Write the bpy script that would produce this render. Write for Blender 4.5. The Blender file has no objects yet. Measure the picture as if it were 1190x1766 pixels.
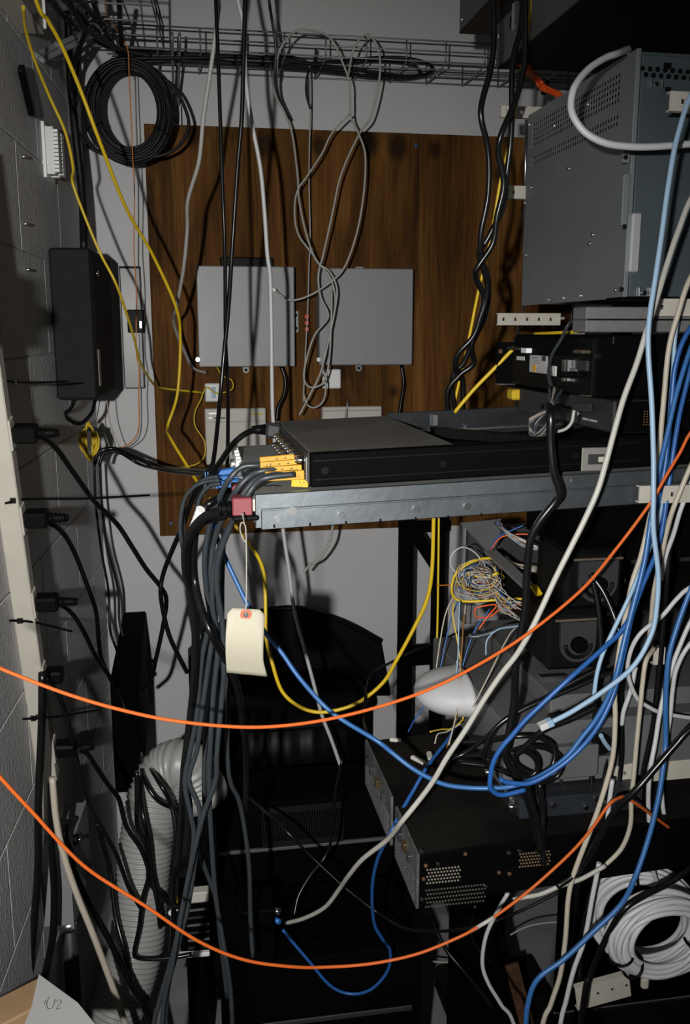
import bpy, math, random
from mathutils import Vector, Matrix
random.seed(7)
SC = bpy.context.scene
COL = SC.collection
PI = math.pi
R_ = math.radians

# ---------------------------------------------------------------- camera
F = 1600.0; CX = 595.0; CY = 883.0
YAW = R_(9.8); PIT = R_(11.07)
CAM = Vector((0, 0, 1.65))
HF = Vector((math.sin(YAW), math.cos(YAW), 0))
RT = Vector((math.cos(YAW), -math.sin(YAW), 0))
FW = HF*math.cos(PIT) - Vector((0, 0, 1))*math.sin(PIT)
UP = HF*math.sin(PIT) + Vector((0, 0, 1))*math.cos(PIT)
cd = bpy.data.cameras.new('camera'); cam = bpy.data.objects.new('camera', cd); COL.objects.link(cam)
cd.sensor_fit = 'VERTICAL'; cd.sensor_height = 36.0; cd.sensor_width = 24.0
cd.lens = F/1766.0*36.0; cd.clip_start = 0.02
cam.matrix_world = Matrix(((RT.x, UP.x, -FW.x, CAM.x), (RT.y, UP.y, -FW.y, CAM.y), (RT.z, UP.z, -FW.z, CAM.z), (0, 0, 0, 1)))
SC.camera = cam

# ---------------------------------------------------------------- light: the photographer's flash, held left of the lens
FL = Vector((-0.20, -0.25, 1.69))
ld = bpy.data.lights.new('flash', 'SPOT'); lo = bpy.data.objects.new('flash', ld); COL.objects.link(lo)
ld.energy = 158.0; ld.shadow_soft_size = 0.015; ld.spot_size = R_(82); ld.spot_blend = 1.0; ld.color = (1.0, 0.985, 0.95)
lo.location = FL
_aim = FW - RT*0.06 - UP*0.03        # it points where the lens points, a touch left
lo.rotation_euler = _aim.to_track_quat('-Z', 'Y').to_euler()
w = bpy.data.worlds.new('world'); SC.world = w; w.use_nodes = True
w.node_tree.nodes['Background'].inputs[0].default_value = (0.9, 0.95, 1.0, 1)
w.node_tree.nodes['Background'].inputs[1].default_value = 0.002
vs = SC.view_settings
vs.view_transform = 'Standard'; vs.look = 'None'; vs.gamma = 1.0; vs.exposure = 0.0; vs.use_curve_mapping = False

# ---------------------------------------------------------------- pixel -> place
def ray(px, py): return FW + RT*((px-CX)/F) - UP*((py-CY)/F)
def AY(px, py, y): d = ray(px, py); return CAM + d*((y-CAM.y)/d.y)
def AX(px, py, x): d = ray(px, py); return CAM + d*((x-CAM.x)/d.x)
def AZ(px, py, z): d = ray(px, py); return CAM + d*((z-CAM.z)/d.z)
YB = 2.70                                     # back wall
LA = R_(3.6)                                  # the left wall is not quite square to it
LC = Vector((AY(158, 570, YB).x, YB, 0))      # corner
LU = Vector((-math.sin(LA), -math.cos(LA), 0))   # along the left wall towards the camera
LN = Vector((math.cos(LA), -math.sin(LA), 0))    # out of the left wall
def AL(px, py, off=0.0):
    d = ray(px, py); p0 = LC + LN*off
    return CAM + d*((p0-CAM).dot(LN)/d.dot(LN))

# ---------------------------------------------------------------- materials
def lin(c): return tuple(((v/255)/12.92 if v/255 <= 0.04045 else ((v/255+0.055)/1.055)**2.4) for v in c)
MATS = {}
def mat(name, col, rough=0.5, metal=0.0, spec=0.5, var=0.0, scale=30.0, bump=0.0, coat=0.0, alpha=None, col2=None, stretch=None, bscale=None):
    if name in MATS: return MATS[name]
    m = bpy.data.materials.new(name); m.use_nodes = True; MATS[name] = m
    nt = m.node_tree; b = nt.nodes['Principled BSDF']
    b.inputs['Base Color'].default_value = (*col, 1); b.inputs['Roughness'].default_value = rough
    b.inputs['Metallic'].default_value = metal; b.inputs['Specular IOR Level'].default_value = spec
    b.inputs['Coat Weight'].default_value = coat
    if alpha is not None: b.inputs['Alpha'].default_value = alpha
    if var or bump:
        tc = nt.nodes.new('ShaderNodeTexCoord'); src = tc.outputs['Object']
        if stretch:
            mp = nt.nodes.new('ShaderNodeMapping'); mp.inputs['Scale'].default_value = stretch
            nt.links.new(src, mp.inputs[0]); src = mp.outputs[0]
        if var:
            n = nt.nodes.new('ShaderNodeTexNoise'); n.inputs['Scale'].default_value = scale; n.inputs['Detail'].default_value = 5
            nt.links.new(src, n.inputs['Vector'])
            r = nt.nodes.new('ShaderNodeValToRGB'); r.color_ramp.elements[0].position = 0.3; r.color_ramp.elements[1].position = 0.7
            c2 = col2 if col2 else tuple(v*(1-var) for v in col)
            r.color_ramp.elements[0].color = (*c2, 1); r.color_ramp.elements[1].color = (*col, 1)
            nt.links.new(n.outputs[0], r.inputs[0]); nt.links.new(r.outputs[0], b.inputs['Base Color'])
        if bump:
            n2 = nt.nodes.new('ShaderNodeTexNoise'); n2.inputs['Scale'].default_value = bscale or scale*4; n2.inputs['Detail'].default_value = 4
            nt.links.new(src, n2.inputs['Vector'])
            bp = nt.nodes.new('ShaderNodeBump'); bp.inputs['Strength'].default_value = bump; bp.inputs['Distance'].default_value = 0.004
            nt.links.new(n2.outputs[0], bp.inputs['Height']); nt.links.new(bp.outputs[0], b.inputs['Normal'])
    return m

WALL = mat('wall_paint', (.56, .56, .565), .65, var=.08, scale=3, bump=.12, bscale=90)
BLOCK = mat('block_paint', (0.6048, 0.6048, 0.6102), .6, var=.12, scale=6, bump=.5, bscale=120)
JOINT = mat('mortar', (.50, .50, .50), .8, var=.2, scale=40, bump=.4)
CONC = mat('concrete', (.30, .30, .305), .8, var=.3, scale=8, bump=.3)
GALV = mat('galvanized', (0.2092, 0.2325, 0.2519), .45, 1.0, var=.22, scale=22, bump=.05)
GALVT = mat('galvanized_dusty', (.40, .41, .40), .55, .6, var=.25, scale=14)
STEEL = mat('steel', (.62, .63, .65), .3, 1.0, var=.2, scale=60)
TRAYM = mat('tray_zinc', (.22, .225, .23), .45, .55)
ENCL = mat('enclosure_grey', (.255, .26, .27), .42, 0, .5, var=.05, scale=50, bump=.03)
BEIGE = mat('beige_plastic', (.52, .50, .45), .5, var=.06, scale=20)
BEIGEM = mat('beige_paint', (0.46, 0.4324, 0.3772), .5, var=.1, scale=30)
CHAS = mat('chassis_bluegrey', (0.1757, 0.1919, 0.2014), .42, .25, .5, var=.12, scale=12)
CHAS2 = mat('chassis_side', (0.069, 0.0897, 0.1012), .45, .2, .5, var=.15, scale=10)
DKGREY = mat('dark_grey_paint', (.030, .031, .033), .5, 0, .4, var=.25, scale=15)
MIDGREY = mat('mid_grey_paint', (.085, .088, .09), .5, 0, .4, var=.3, scale=9)
LTGREY = mat('grey_case', (.13, .13, .13), .6, var=.2, scale=120)
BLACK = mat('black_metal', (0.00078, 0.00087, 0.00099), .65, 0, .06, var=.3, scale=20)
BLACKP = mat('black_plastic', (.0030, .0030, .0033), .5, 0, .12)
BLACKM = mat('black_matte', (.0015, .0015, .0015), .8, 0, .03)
HOLE_SHADE = mat('recess_shade', (.003, .003, .003), .9, 0, .1)  # near-black colour standing in for the shade inside holes, slots and vents
DUST = mat('dusty_black', (0.00275, 0.0025, 0.00225), .8, 0, .1, var=.75, scale=9, col2=(.014, .0125, .010))
DUSTG = mat('dusty_grey', (0.1495, 0.1403, 0.1207), .85, 0, .1, var=.5, scale=9, col2=(.21, .197, .17))
SPEAK = mat('box_charcoal', (.013, .0142, .0145), .65, 0, .1, var=.2, scale=30, bump=.1)
BAG = mat('bin_liner', (.0018, .0019, .0020), .45, 0, .12)
WHITE = mat('white_plastic', (.80, .80, .80), .35, var=.04, scale=30)
PAPER = mat('paper', (0.52, 0.52, 0.52), .7)
MANILA = mat('manila', (0.4408, 0.4142, 0.3192), .7, var=.04, scale=120)
CARD = mat('cardboard', (.42, .27, .14), .8, var=.2, scale=20)
DUCT = mat('duct_vinyl', (0.3, 0.3, 0.294), .4, var=.06, scale=20)
GOLD = mat('gold', (.70, .52, .30), .3, 1.0)
CHROME = mat('chrome', (.8, .8, .8), .18, 1.0)
MAROON = mat('maroon', (0.228, 0.0418, 0.0513), .5)
REDP = mat('red_plastic', (.55, .05, .02), .45)
YTAG = mat('yellow_tag', (0.6375, 0.33, 0.0225), .5, var=.1, scale=60)
YTAG2 = mat('yellow_tag_dark', (.55, .42, .02), .5)
BLUEB = mat('blue_boot', (.025, .16, .50), .4, var=.2, scale=90)
INK = mat('ink', (.03, .03, .03), .6)
INKR = mat('grommet_red', (.62, .13, .07), .6)
STRING = mat('string', (0.396, 0.384, 0.348), .9, var=.3, scale=400)
RUST = mat('rust', (.12, .05, .02), .85, var=.6, scale=40, bump=.4)
SILV = mat('silver_print', (.55, .55, .55), .4, .4)
# cable jackets
C_YEL = mat('jacket_yellow', (0.629, 0.425, 0.01275), .42)
C_YELD = mat('jacket_yellow_thin', (.60, .42, .02), .45)
C_WHT = mat('jacket_white', (0.4158, 0.4081, 0.3696), .42, var=.06, scale=60)
C_WHT2 = mat('jacket_cool_white', (0.491, 0.499, 0.5069), .42, var=.06, scale=60)
C_CRM = mat('jacket_cream', (0.435, 0.39, 0.315), .45, var=.08, scale=60)
C_GRY = mat('jacket_grey', (.40, .39, .37), .5, var=.1, scale=80)
C_SLT = mat('jacket_slate', (.034, .041, .048), .4, var=.15, scale=60)
C_BLK = mat('jacket_black', (.004, .004, .0043), .28, 0, .5)
C_BLKM = mat('jacket_black_matte', (.005, .005, .0055), .5, 0, .35)
C_BLU = mat('jacket_blue', (0.0165, 0.09375, 0.315), .4, var=.1, scale=80)
C_BLUM = mat('jacket_mid_blue', (0.027, 0.12, 0.33), .4, var=.1, scale=80)
C_LBL = mat('jacket_light_blue', (0.2592, 0.384, 0.5184), .45)
C_ORG = mat('jacket_orange', (0.546, 0.1053, 0.01716), .45, 0, .3)
C_ORG2 = mat('jacket_orange_far', (.55, .17, .02), .5)
C_RED = mat('jacket_red_orange', (.70, .09, .012), .45)
C_BRN = mat('jacket_brown', (.22, .10, .02), .5)

# ---------------------------------------------------------------- mesh builder
class MB:
    def __init__(s): s.v = []; s.f = []; s.sm = []; s.mi = []; s.cur = 0
    def _add(s, vs, fs, smooth=False, M=None):
        o = len(s.v)
        s.v += [(M @ Vector(p)) if M is not None else Vector(p) for p in vs]
        for f in fs: s.f.append([o+i for i in f]); s.sm.append(smooth); s.mi.append(s.cur)
        return s
    def box(s, c, d, ch=0.0, M=None):
        c = Vector(c); hx, hy, hz = d[0]/2, d[1]/2, d[2]/2
        ch = min(ch, hx*.9, hy*.9, hz*.9)
        if ch <= 0:
            vs = [c+Vector((x*hx, y*hy, z*hz)) for x in (-1, 1) for y in (-1, 1) for z in (-1, 1)]
            fs = [(0, 1, 3, 2), (4, 6, 7, 5), (0, 4, 5, 1), (2, 3, 7, 6), (0, 2, 6, 4), (1, 5, 7, 3)]
            return s._add(vs, fs, False, M)
        vs = []; idx = {}
        for x in (-1, 1):
            for y in (-1, 1):
                for z in (-1, 1):
                    for a in range(3):
                        p = [x*(hx-ch), y*(hy-ch), z*(hz-ch)]; p[a] = (x*hx, y*hy, z*hz)[a]
                        idx[(x, y, z, a)] = len(vs); vs.append(Vector(p))
        fs = []
        for a in range(3):
            b, e = (a+1) % 3, (a+2) % 3
            for sg in (-1, 1):
                q = []
                for (u, t) in ((-1, -1), (1, -1), (1, 1), (-1, 1)):
                    k = [0, 0, 0]; k[a] = sg; k[b] = u; k[e] = t; q.append(idx[(*k, a)])
                fs.append(q)
            for u in (-1, 1):
                for t in (-1, 1):
                    k0 = [0, 0, 0]; k1 = [0, 0, 0]
                    k0[a] = -1; k1[a] = 1; k0[b] = k1[b] = u; k0[e] = k1[e] = t
                    fs.append([idx[(*k0, b)], idx[(*k1, b)], idx[(*k1, e)], idx[(*k0, e)]])
        for x in (-1, 1):
            for y in (-1, 1):
                for z in (-1, 1): fs.append([idx[(x, y, z, a)] for a in range(3)])
        out = []
        for f in fs:
            ct = sum((vs[i] for i in f), Vector())/len(f)
            n = (vs[f[1]]-vs[f[0]]).cross(vs[f[2]]-vs[f[0]])
            out.append(f if n.dot(ct) >= 0 else f[::-1])
        return s._add([c+p for p in vs], out, False, M)
    def bb(s, x0, x1, y0, y1, z0, z1, ch=0.0, M=None):
        return s.box(((x0+x1)/2, (y0+y1)/2, (z0+z1)/2), (abs(x1-x0), abs(y1-y0), abs(z1-z0)), ch, M)
    def bar(s, p0, p1, w, t, ref=(0, 0, 1), ch=0.0):      # box from p0 to p1, w across, t along ref
        p0 = Vector(p0); p1 = Vector(p1); d = (p1-p0); L = d.length; d.normalize()
        r = Vector(ref); r = (r - d*r.dot(d)).normalized(); q = d.cross(r)
        M = Matrix(((d.x, q.x, r.x, 0), (d.y, q.y, r.y, 0), (d.z, q.z, r.z, 0), (0, 0, 0, 1)))
        M.translation = (p0+p1)/2
        return s.box((0, 0, 0), (L, w, t), ch, M)
    def tube(s, pts, r, n=8, closed=False, cap=True, rf=None):
        pts = [Vector(p) for p in pts]; N = len(pts)
        T = []
        for i in range(N):
            a = pts[(i-1) % N] if (closed or i > 0) else pts[0]
            b = pts[(i+1) % N] if (closed or i < N-1) else pts[-1]
            t = b-a; T.append(t.normalized() if t.length > 1e-9 else Vector((0, 0, 1)))
        up = Vector((0, 0, 1)) if abs(T[0].z) < .9 else Vector((1, 0, 0))
        u = (up - T[0]*up.dot(T[0])).normalized()
        vs = []
        for i in range(N):
            u = u - T[i]*u.dot(T[i]); u = u.normalized() if u.length > 1e-6 else T[i].orthogonal().normalized()
            w_ = T[i].cross(u); rr = rf(i) if rf else r
            for k in range(n):
                a = 2*PI*k/n; vs.append(pts[i] + u*(math.cos(a)*rr) + w_*(math.sin(a)*rr))
        fs = []
        for i in range(N if closed else N-1):
            j = (i+1) % N
            for k in range(n):
                l = (k+1) % n; fs.append((i*n+k, i*n+l, j*n+l, j*n+k))
        s._add(vs, fs, True)
        if cap and not closed:
            o = len(s.v)-len(vs)
            s.f.append([o+k for k in range(n)][::-1]); s.sm.append(False); s.mi.append(s.cur)
            s.f.append([o+(N-1)*n+k for k in range(n)]); s.sm.append(False); s.mi.append(s.cur)
        return s
    def cyl(s, p0, p1, r, n=12, r1=None):
        p0 = Vector(p0); p1 = Vector(p1)
        return s.tube([p0, p1], r, n, rf=(lambda i: (r, r if r1 is None else r1)[i]))
    def lathe(s, prof, n=24, M=None, rfun=None):
        vs = []; fs = []
        for (r, z) in prof:
            for k in range(n):
                a = 2*PI*k/n; q = rfun(a, r, z) if rfun else r
                vs.append((q*math.cos(a), q*math.sin(a), z))
        for i in range(len(prof)-1):
            for k in range(n):
                l = (k+1) % n; fs.append((i*n+k, i*n+l, (i+1)*n+l, (i+1)*n+k))
        fs.append(tuple(range(n))[::-1]); fs.append(tuple((len(prof)-1)*n+k for k in range(n)))
        return s._add(vs, fs, True, M)
    def poly(s, pts, d):                                  # planar polygon extruded by vector d
        pts = [Vector(p) for p in pts]; n = len(pts); d = Vector(d)
        vs = pts + [p+d for p in pts]
        fs = [tuple(range(n))[::-1], tuple(range(n, 2*n))] + [(i, (i+1) % n, n+(i+1) % n, n+i) for i in range(n)]
        return s._add(vs, fs)
    def lattice(s, o, u, v, nu, nv, bar, t, nrm):         # perforated sheet: bars round nu x nv real openings
        o = Vector(o); u = Vector(u); v = Vector(v); nrm = Vector(nrm).normalized()
        lu, lv = u.length, v.length; eu, ev = u/lu, v/lv
        for i in range(nu+1):
            p = o + eu*(lu*i/nu); s.bar(p + nrm*t/2, p + v + nrm*t/2, lu/nu*bar, t, nrm)
        for j in range(nv+1):
            p = o + ev*(lv*j/nv); s.bar(p + nrm*t/2, p + u + nrm*t/2, lv/nv*bar, t, nrm)
        return s
    def build(s, name, m, parent=None):
        me = bpy.data.meshes.new(name)
        off = Vector()
        if parent is None and s.v:
            lo_ = Vector((min(p.x for p in s.v), min(p.y for p in s.v), min(p.z for p in s.v)))
            hi_ = Vector((max(p.x for p in s.v), max(p.y for p in s.v), max(p.z for p in s.v)))
            off = Vector(((lo_.x+hi_.x)/2, (lo_.y+hi_.y)/2, lo_.z))
        elif parent is not None:
            off = None; inv = parent.matrix_basis.inverted() if parent.parent is None else (parent.parent.matrix_basis @ parent.matrix_basis).inverted()
        vs = [tuple(p-off) for p in s.v] if off is not None else [tuple(inv @ p) for p in s.v]
        me.from_pydata(vs, [], s.f); me.update()
        me.polygons.foreach_set('use_smooth', s.sm); me.polygons.foreach_set('material_index', s.mi)
        for x in (m if isinstance(m, (list, tuple)) else [m]): me.materials.append(x)
        o = bpy.data.objects.new(name, me); COL.objects.link(o)
        if parent is not None: o.parent = parent
        else: o.location = off
        return o

def tag(o, label, cat, group=None):
    o['label'] = label; o['category'] = cat
    if group: o['group'] = group
    return o
def struct(o): o['kind'] = 'structure'; return o
def thing(name, label, cat, loc=(0, 0, 0), group=None):
    o = bpy.data.objects.new(name, None); COL.objects.link(o); o.empty_display_size = .05
    o.location = Vector(loc); return tag(o, label, cat, group)
def cr(pts, seg=10, closed=False):                        # Catmull-Rom (centripetal-ish) through pts
    pts = [Vector(p) for p in pts]; N = len(pts); out = []
    if N < 3: return pts
    for i in range(N if closed else N-1):
        p0 = pts[(i-1) % N] if (closed or i > 0) else pts[0]*2-pts[1]
        p1 = pts[i]; p2 = pts[(i+1) % N]
        p3 = pts[(i+2) % N] if (closed or i+2 < N) else pts[-1]*2-pts[-2]
        for k in range(seg):
            t = k/seg; t2 = t*t; t3 = t2*t
            out.append(.5*((2*p1)+(p2-p0)*t+(2*p0-5*p1+4*p2-p3)*t2+(3*p1-p0-3*p2+p3)*t3))
    if not closed: out.append(pts[-1])
    return out
def P3(pts, ya, yb=None):                                  # pixels + depth(s) -> points; a third number fixes the depth
    yb = ya if yb is None else yb; n = len(pts); out = []
    for i, p in enumerate(pts):
        y = p[2] if len(p) > 2 else ya+(yb-ya)*i/max(1, n-1)
        out.append(AY(p[0], p[1], y))
    return out
def P3k(pts):                                              # depth given at some points, interpolated between
    ks = [i for i, p in enumerate(pts) if len(p) > 2]; out = []
    for i, p in enumerate(pts):
        a = max([k for k in ks if k <= i], default=ks[0]); b = min([k for k in ks if k >= i], default=ks[-1])
        y = pts[a][2] if a == b else pts[a][2]+(pts[b][2]-pts[a][2])*(i-a)/(b-a)
        out.append(AY(p[0], p[1], y))
    return out
def run_on(P, px, end):                                    # a cable that leaves the picture runs on to where it would go
    p, q = (P[-1], P[-2]) if end else (P[0], P[1])
    t = (p-q).normalized()
    if px[1] < 0: ext = [p+Vector((t.x*.15, t.y*.15, .2)), Vector((p.x+t.x*.2, p.y+t.y*.2, 2.945))]
    elif px[0] > 1178: ext = [p+t*.06+Vector((.03, 0, 0)), p+t*.10+Vector((.16, .02, 0)), p+t*.11+Vector((.30, .08, -.02))]
    elif px[0] < 0: ext = [p+t*.03, p+t*.055]
    elif px[1] > 1735: ext = [p+Vector((t.x*.1, t.y*.1, -(p.z-.01)*.5)), Vector((p.x+t.x*.15, p.y+t.y*.15, .012)), Vector((p.x+t.x*.15+.06, p.y+t.y*.15+.02, .010))]
    else: return P
    return P+ext if end else ext[::-1]+P
def cable(name, label, pts, r, m, cat='cable', group=None, seg=7, n=8, parent=None):
    P = P3k(pts)
    P = run_on(P, pts[0], 0)
    P = run_on(P, pts[-1], 1)
    q = cr(P, seg)
    mb = MB().tube(q, r, n)
    o = mb.build(name, m, parent)
    if parent is None: tag(o, label, cat, group)
    return o, q

# ================================================================ THE SETTING
HC = 2.95
struct(MB().bb(-.9, 1.9, YB, YB+.1, 0, HC).build('wall_back', WALL))
struct(MB().bb(-.9, 1.9, -.6, YB+.1, -.1, 0).build('floor', CONC))
struct(MB().bb(-.9, 1.9, -.6, YB+.1, HC, HC+.1).build('ceiling', WALL))
struct(MB().bb(1.8, 1.9, -.6, YB, 0, HC).build('wall_right', WALL))
# left wall: painted concrete blocks in running bond over a recessed mortar bed
def lw(u, z, off=0): return LC + LU*u + LN*off + Vector((0, 0, z))
wl = MB().poly([lw(0, 0, -.0005), lw(3.2, 0, -.0005), lw(3.2, HC, -.0005), lw(0, HC, -.0005)], -LN*.09).build('wall_left', JOINT); struct(wl)
BM = {}
def block(u0, u1, z0, z1):
    key = (round(u1-u0, 3), round(z1-z0, 3))
    c = lw((u0+u1)/2, (z0+z1)/2, -.004)
    if key not in BM:
        mb = MB(); M = Matrix.Rotation(-LA, 4, 'Z')
        mb.box((0, 0, 0), (.012, u1-u0, z1-z0), .0015)
        me = bpy.data.meshes.new('block'); me.from_pydata([tuple(v) for v in mb.v], [], mb.f); me.materials.append(BLOCK); BM[key] = me
    o = bpy.data.objects.new('block', BM[key]); COL.objects.link(o); o.parent = wl
    o.location = c - wl.location; o.rotation_euler = (0, 0, -LA)
row = 0; z = 0.0
while z < HC-.02:
    z1 = min(z+.2, HC); off = 0 if row % 2 else .2; u = -off + (.0)
    while u < 2.0:
        a, b = max(u, 0.0), u+.4
        if b > .02: block(a+.002, b-.002, z+.002, z1-.002)
        u += .4
    z = z1; row += 1

# ================================================================ BACK WALL
# plywood backboard
pm = bpy.data.materials.new('plywood'); pm.use_nodes = True
nt = pm.node_tree; bs = nt.nodes['Principled BSDF']; bs.inputs['Roughness'].default_value = .7; bs.inputs['Specular IOR Level'].default_value = .12
tc = nt.nodes.new('ShaderNodeTexCoord'); mp = nt.nodes.new('ShaderNodeMapping'); mp.inputs['Scale'].default_value = (6.5, 1, .8)
nt.links.new(tc.outputs['Object'], mp.inputs[0])
n1 = nt.nodes.new('ShaderNodeTexNoise'); n1.inputs['Scale'].default_value = 1.6; n1.inputs['Detail'].default_value = 7; n1.inputs['Roughness'].default_value = .65; n1.inputs['Distortion'].default_value = .8
nt.links.new(mp.outputs[0], n1.inputs['Vector'])
mp2 = nt.nodes.new('ShaderNodeMapping'); mp2.inputs['Scale'].default_value = (45, 1, 1.2); nt.links.new(tc.outputs['Object'], mp2.inputs[0])
n2 = nt.nodes.new('ShaderNodeTexNoise'); n2.inputs['Scale'].default_value = 3; n2.inputs['Detail'].default_value = 4; nt.links.new(mp2.outputs[0], n2.inputs['Vector'])
r1 = nt.nodes.new('ShaderNodeValToRGB'); e = r1.color_ramp.elements
e[0].position = .34; e[0].color = (.034, .0125, .0016, 1); e[1].position = .70; e[1].color = (.235, .105, .026, 1)
em = r1.color_ramp.elements.new(.5); em.color = (.118, .048, .0085, 1)
nt.links.new(n1.outputs[0], r1.inputs[0])
mx = nt.nodes.new('ShaderNodeMix'); mx.data_type = 'RGBA'; mx.blend_type = 'MULTIPLY'; mx.inputs[0].default_value = .55
r2 = nt.nodes.new('ShaderNodeValToRGB'); r2.color_ramp.elements[0].position = .3; r2.color_ramp.elements[0].color = (.22, .20, .18, 1); r2.color_ramp.elements[1].position = .62
nt.links.new(n2.outputs[0], r2.inputs[0]); nt.links.new(r1.outputs[0], mx.inputs[6]); nt.links.new(r2.outputs[0], mx.inputs[7])
last = mx.outputs[2]
PX0 = AY(248, 213, YB-.018).x; PX1 = 1.15; PZ0 = AY(277, 925, YB-.018).z; PZ1 = AY(248, 213, YB-.018).z
ply = MB().bb(PX0, PX1, YB-.018, YB-.001, PZ0, PZ1, .0015).build('plywood_backboard', pm)
tag(ply, 'brown plywood backboard with dark knots screwed to the grey back wall', 'board')
for (kx, ky, kr) in ((335, 228, .032), (458, 250, .03), (550, 250, .026), (637, 248, .026), (685, 252, .030), (750, 258, .02), (590, 640, .022), (680, 675, .016), (305, 690, .03), (560, 215, .02), (860, 300, .02), (308, 740, .05)):
    kp = AY(kx, ky, YB-.018) - ply.location
    vm = nt.nodes.new('ShaderNodeVectorMath'); vm.operation = 'SUBTRACT'; vm.inputs[1].default_value = kp
    nt.links.new(tc.outputs['Object'], vm.inputs[0])
    sc_ = nt.nodes.new('ShaderNodeVectorMath'); sc_.operation = 'MULTIPLY'; sc_.inputs[1].default_value = (1, 0, .8); nt.links.new(vm.outputs[0], sc_.inputs[0])
    ln = nt.nodes.new('ShaderNodeVectorMath'); ln.operation = 'LENGTH'; nt.links.new(sc_.outputs[0], ln.inputs[0])
    ad = nt.nodes.new('ShaderNodeMath'); ad.operation = 'MULTIPLY_ADD'; ad.inputs[1].default_value = .03; nt.links.new(n1.outputs[0], ad.inputs[0]); nt.links.new(ln.outputs['Value'], ad.inputs[2])
    rp = nt.nodes.new('ShaderNodeMapRange'); rp.inputs[1].default_value = kr*.7+.010; rp.inputs[2].default_value = kr*1.2+.018; rp.inputs[3].default_value = .30 if kr < .04 else .75; rp.inputs[4].default_value = 1.0
    nt.links.new(ad.outputs[0], rp.inputs[0])
    m2 = nt.nodes.new('ShaderNodeMix'); m2.data_type = 'RGBA'; m2.blend_type = 'MULTIPLY'; m2.inputs[0].default_value = 1
    cb = nt.nodes.new('ShaderNodeCombineColor'); 
    for i in range(3): nt.links.new(rp.outputs[0], cb.inputs[i])
    nt.links.new(last, m2.inputs[6]); nt.links.new(cb.outputs[0], m2.inputs[7]); last = m2.outputs[2]
nt.links.new(last, bs.inputs['Base Color'])
SCRB = mat('screw_blue', (.03, .10, .35), .4)
for (sx, sy) in ((283, 257), (717, 251), (295, 902)):
    p = AY(sx, sy, YB-.018); MB().cyl(p, p+Vector((0, -.0025, 0)), .0042, 8).build('screw', SCRB, ply)

YP = YB-.018                                   # face of the plywood
# grey lidded enclosures
def enclosure(label, x0, x1, z0, z1, d, brx, lockz, hookx, deco):
    t = thing('wall_enclosure', label, 'enclosure', ((x0+x1)/2, YP, z0), 'grey enclosures on the plywood')
    yf = YP-d
    MB().bb(x0+.003, x1-.003, yf+.012, YP, z0+.003, z1-.003, .002).build('body', ENCL, t)
    MB().bb(x0, x1, yf, yf+.014, z0, z1, .0025).build('lid', ENCL, t)
    bk = MB(); zc = (z0+z1)/2-.012
    bk.bb(x1-.002, x1+.020, YP-.012, YP-.008, zc-.03, zc+.03, .001).bb(x1-.004, x1, YP-.05, YP-.008, zc-.03, zc+.03)
    b = bk.build('hinge_bracket', ENCL, t)
    for dz in (-.018, .018): MB().cyl((x1+.012, YP-.013, zc+dz), (x1+.012, YP-.0115, zc+dz), .0045, 10).build('bracket_hole', HOLE_SHADE, b)
    MB().cyl((x0-.003, yf+.014, lockz), (x0-.003, yf-.004, lockz), .006, 10).build('lock_cylinder', STEEL, t)
    h = MB(); h.bb(hookx-.009, hookx+.009, YP-.006, YP-.002, z0-.012, z0+.004, .001).cyl((hookx, YP-.006, z0-.012), (hookx, YP-.002, z0-.012), .009, 14)
    hk = h.build('mounting_tab', ENCL, t)
    MB().cyl((hookx, YP-.0068, z0-.012), (hookx, YP-.0058, z0-.012), .004, 10).build('tab_hole', HOLE_SHADE, hk)
    return t
D = .085; yE = YP-D
a0 = AY(338, 458, yE); a1 = AY(509, 632, yE)
enclosure('left grey metal enclosure crossed by black and white hanging cables', a0.x, a1.x, a1.z, a0.z, D, 0, AY(342, 620, yE).z, AY(424, 640, YP).x, 0)
b0 = AY(550, 462, yE); b1 = AY(711, 629, yE)
e2 = enclosure('right grey metal enclosure with a plain lid, beside looped grey data cables', b0.x, b1.x, b1.z, b0.z, D, 0, AY(548, 620, yE).z, AY(618, 640, YP).x, 0)
MB().bb(AY(612, 455, YP).x, AY(626, 455, YP).x, YP-.006, YP-.002, b0.z-.004, b0.z+.010, .001).build('mounting_tab', ENCL, e2)
# black block behind / above the left enclosure
c0 = AY(380, 443, YP-.03); c1 = AY(472, 458, YP-.03)
blk = MB().bb(c0.x, c1.x, YP-.03, YP-.001, c1.z-.02, c0.z, .003)
tag(blk.build('black_terminal_block', BLACKP), 'flat black block fixed behind the top of the left enclosure', 'block')

# small beige boxes on the plywood
def wallbox(name, label, px0, py0, px1, py1, d, m, seam=True, marks=None):
    p0 = AY(px0, py0, YP-d); p1 = AY(px1, py1, YP-d)
    t = thing(name, label, 'box', ((p0.x+p1.x)/2, YP, p1.z))
    MB().bb(p0.x+.002, p1.x-.002, YP-d+.01, YP-.0005, p1.z+.002, p0.z-.002, .002).build('body', m, t)
    c = MB().bb(p0.x, p1.x, YP-d, YP-d+.012, p1.z, p0.z, .003).build('cover', m, t)
    return t, c, p0, p1
t, c, p0, p1 = wallbox('beige_control_box', 'wide beige plastic box under the left grey enclosure', 353, 705, 460, 800, .05, BEIGE)
zs = AY(360, 728, YP-.05).z
MB().bb(p0.x+.001, p1.x-.001, YP-.0506, YP-.0496, zs-.0006, zs+.0006).build('seam', mat('seam', (.22, .21, .2), .7), c)
for (x0, x1, yy, mm) in ((360, 378, 713, SILV), (360, 366, 721, SILV), (369, 389, 721, LTGREY), (432, 452, 714, YTAG2)):
    q0 = AY(x0, yy-1.2, YP-.0505); q1 = AY(x1, yy+1.2, YP-.0505); MB().bb(q0.x, q1.x, YP-.0507, YP-.0498, q1.z, q0.z).build('printed_line', mm, c)
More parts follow.
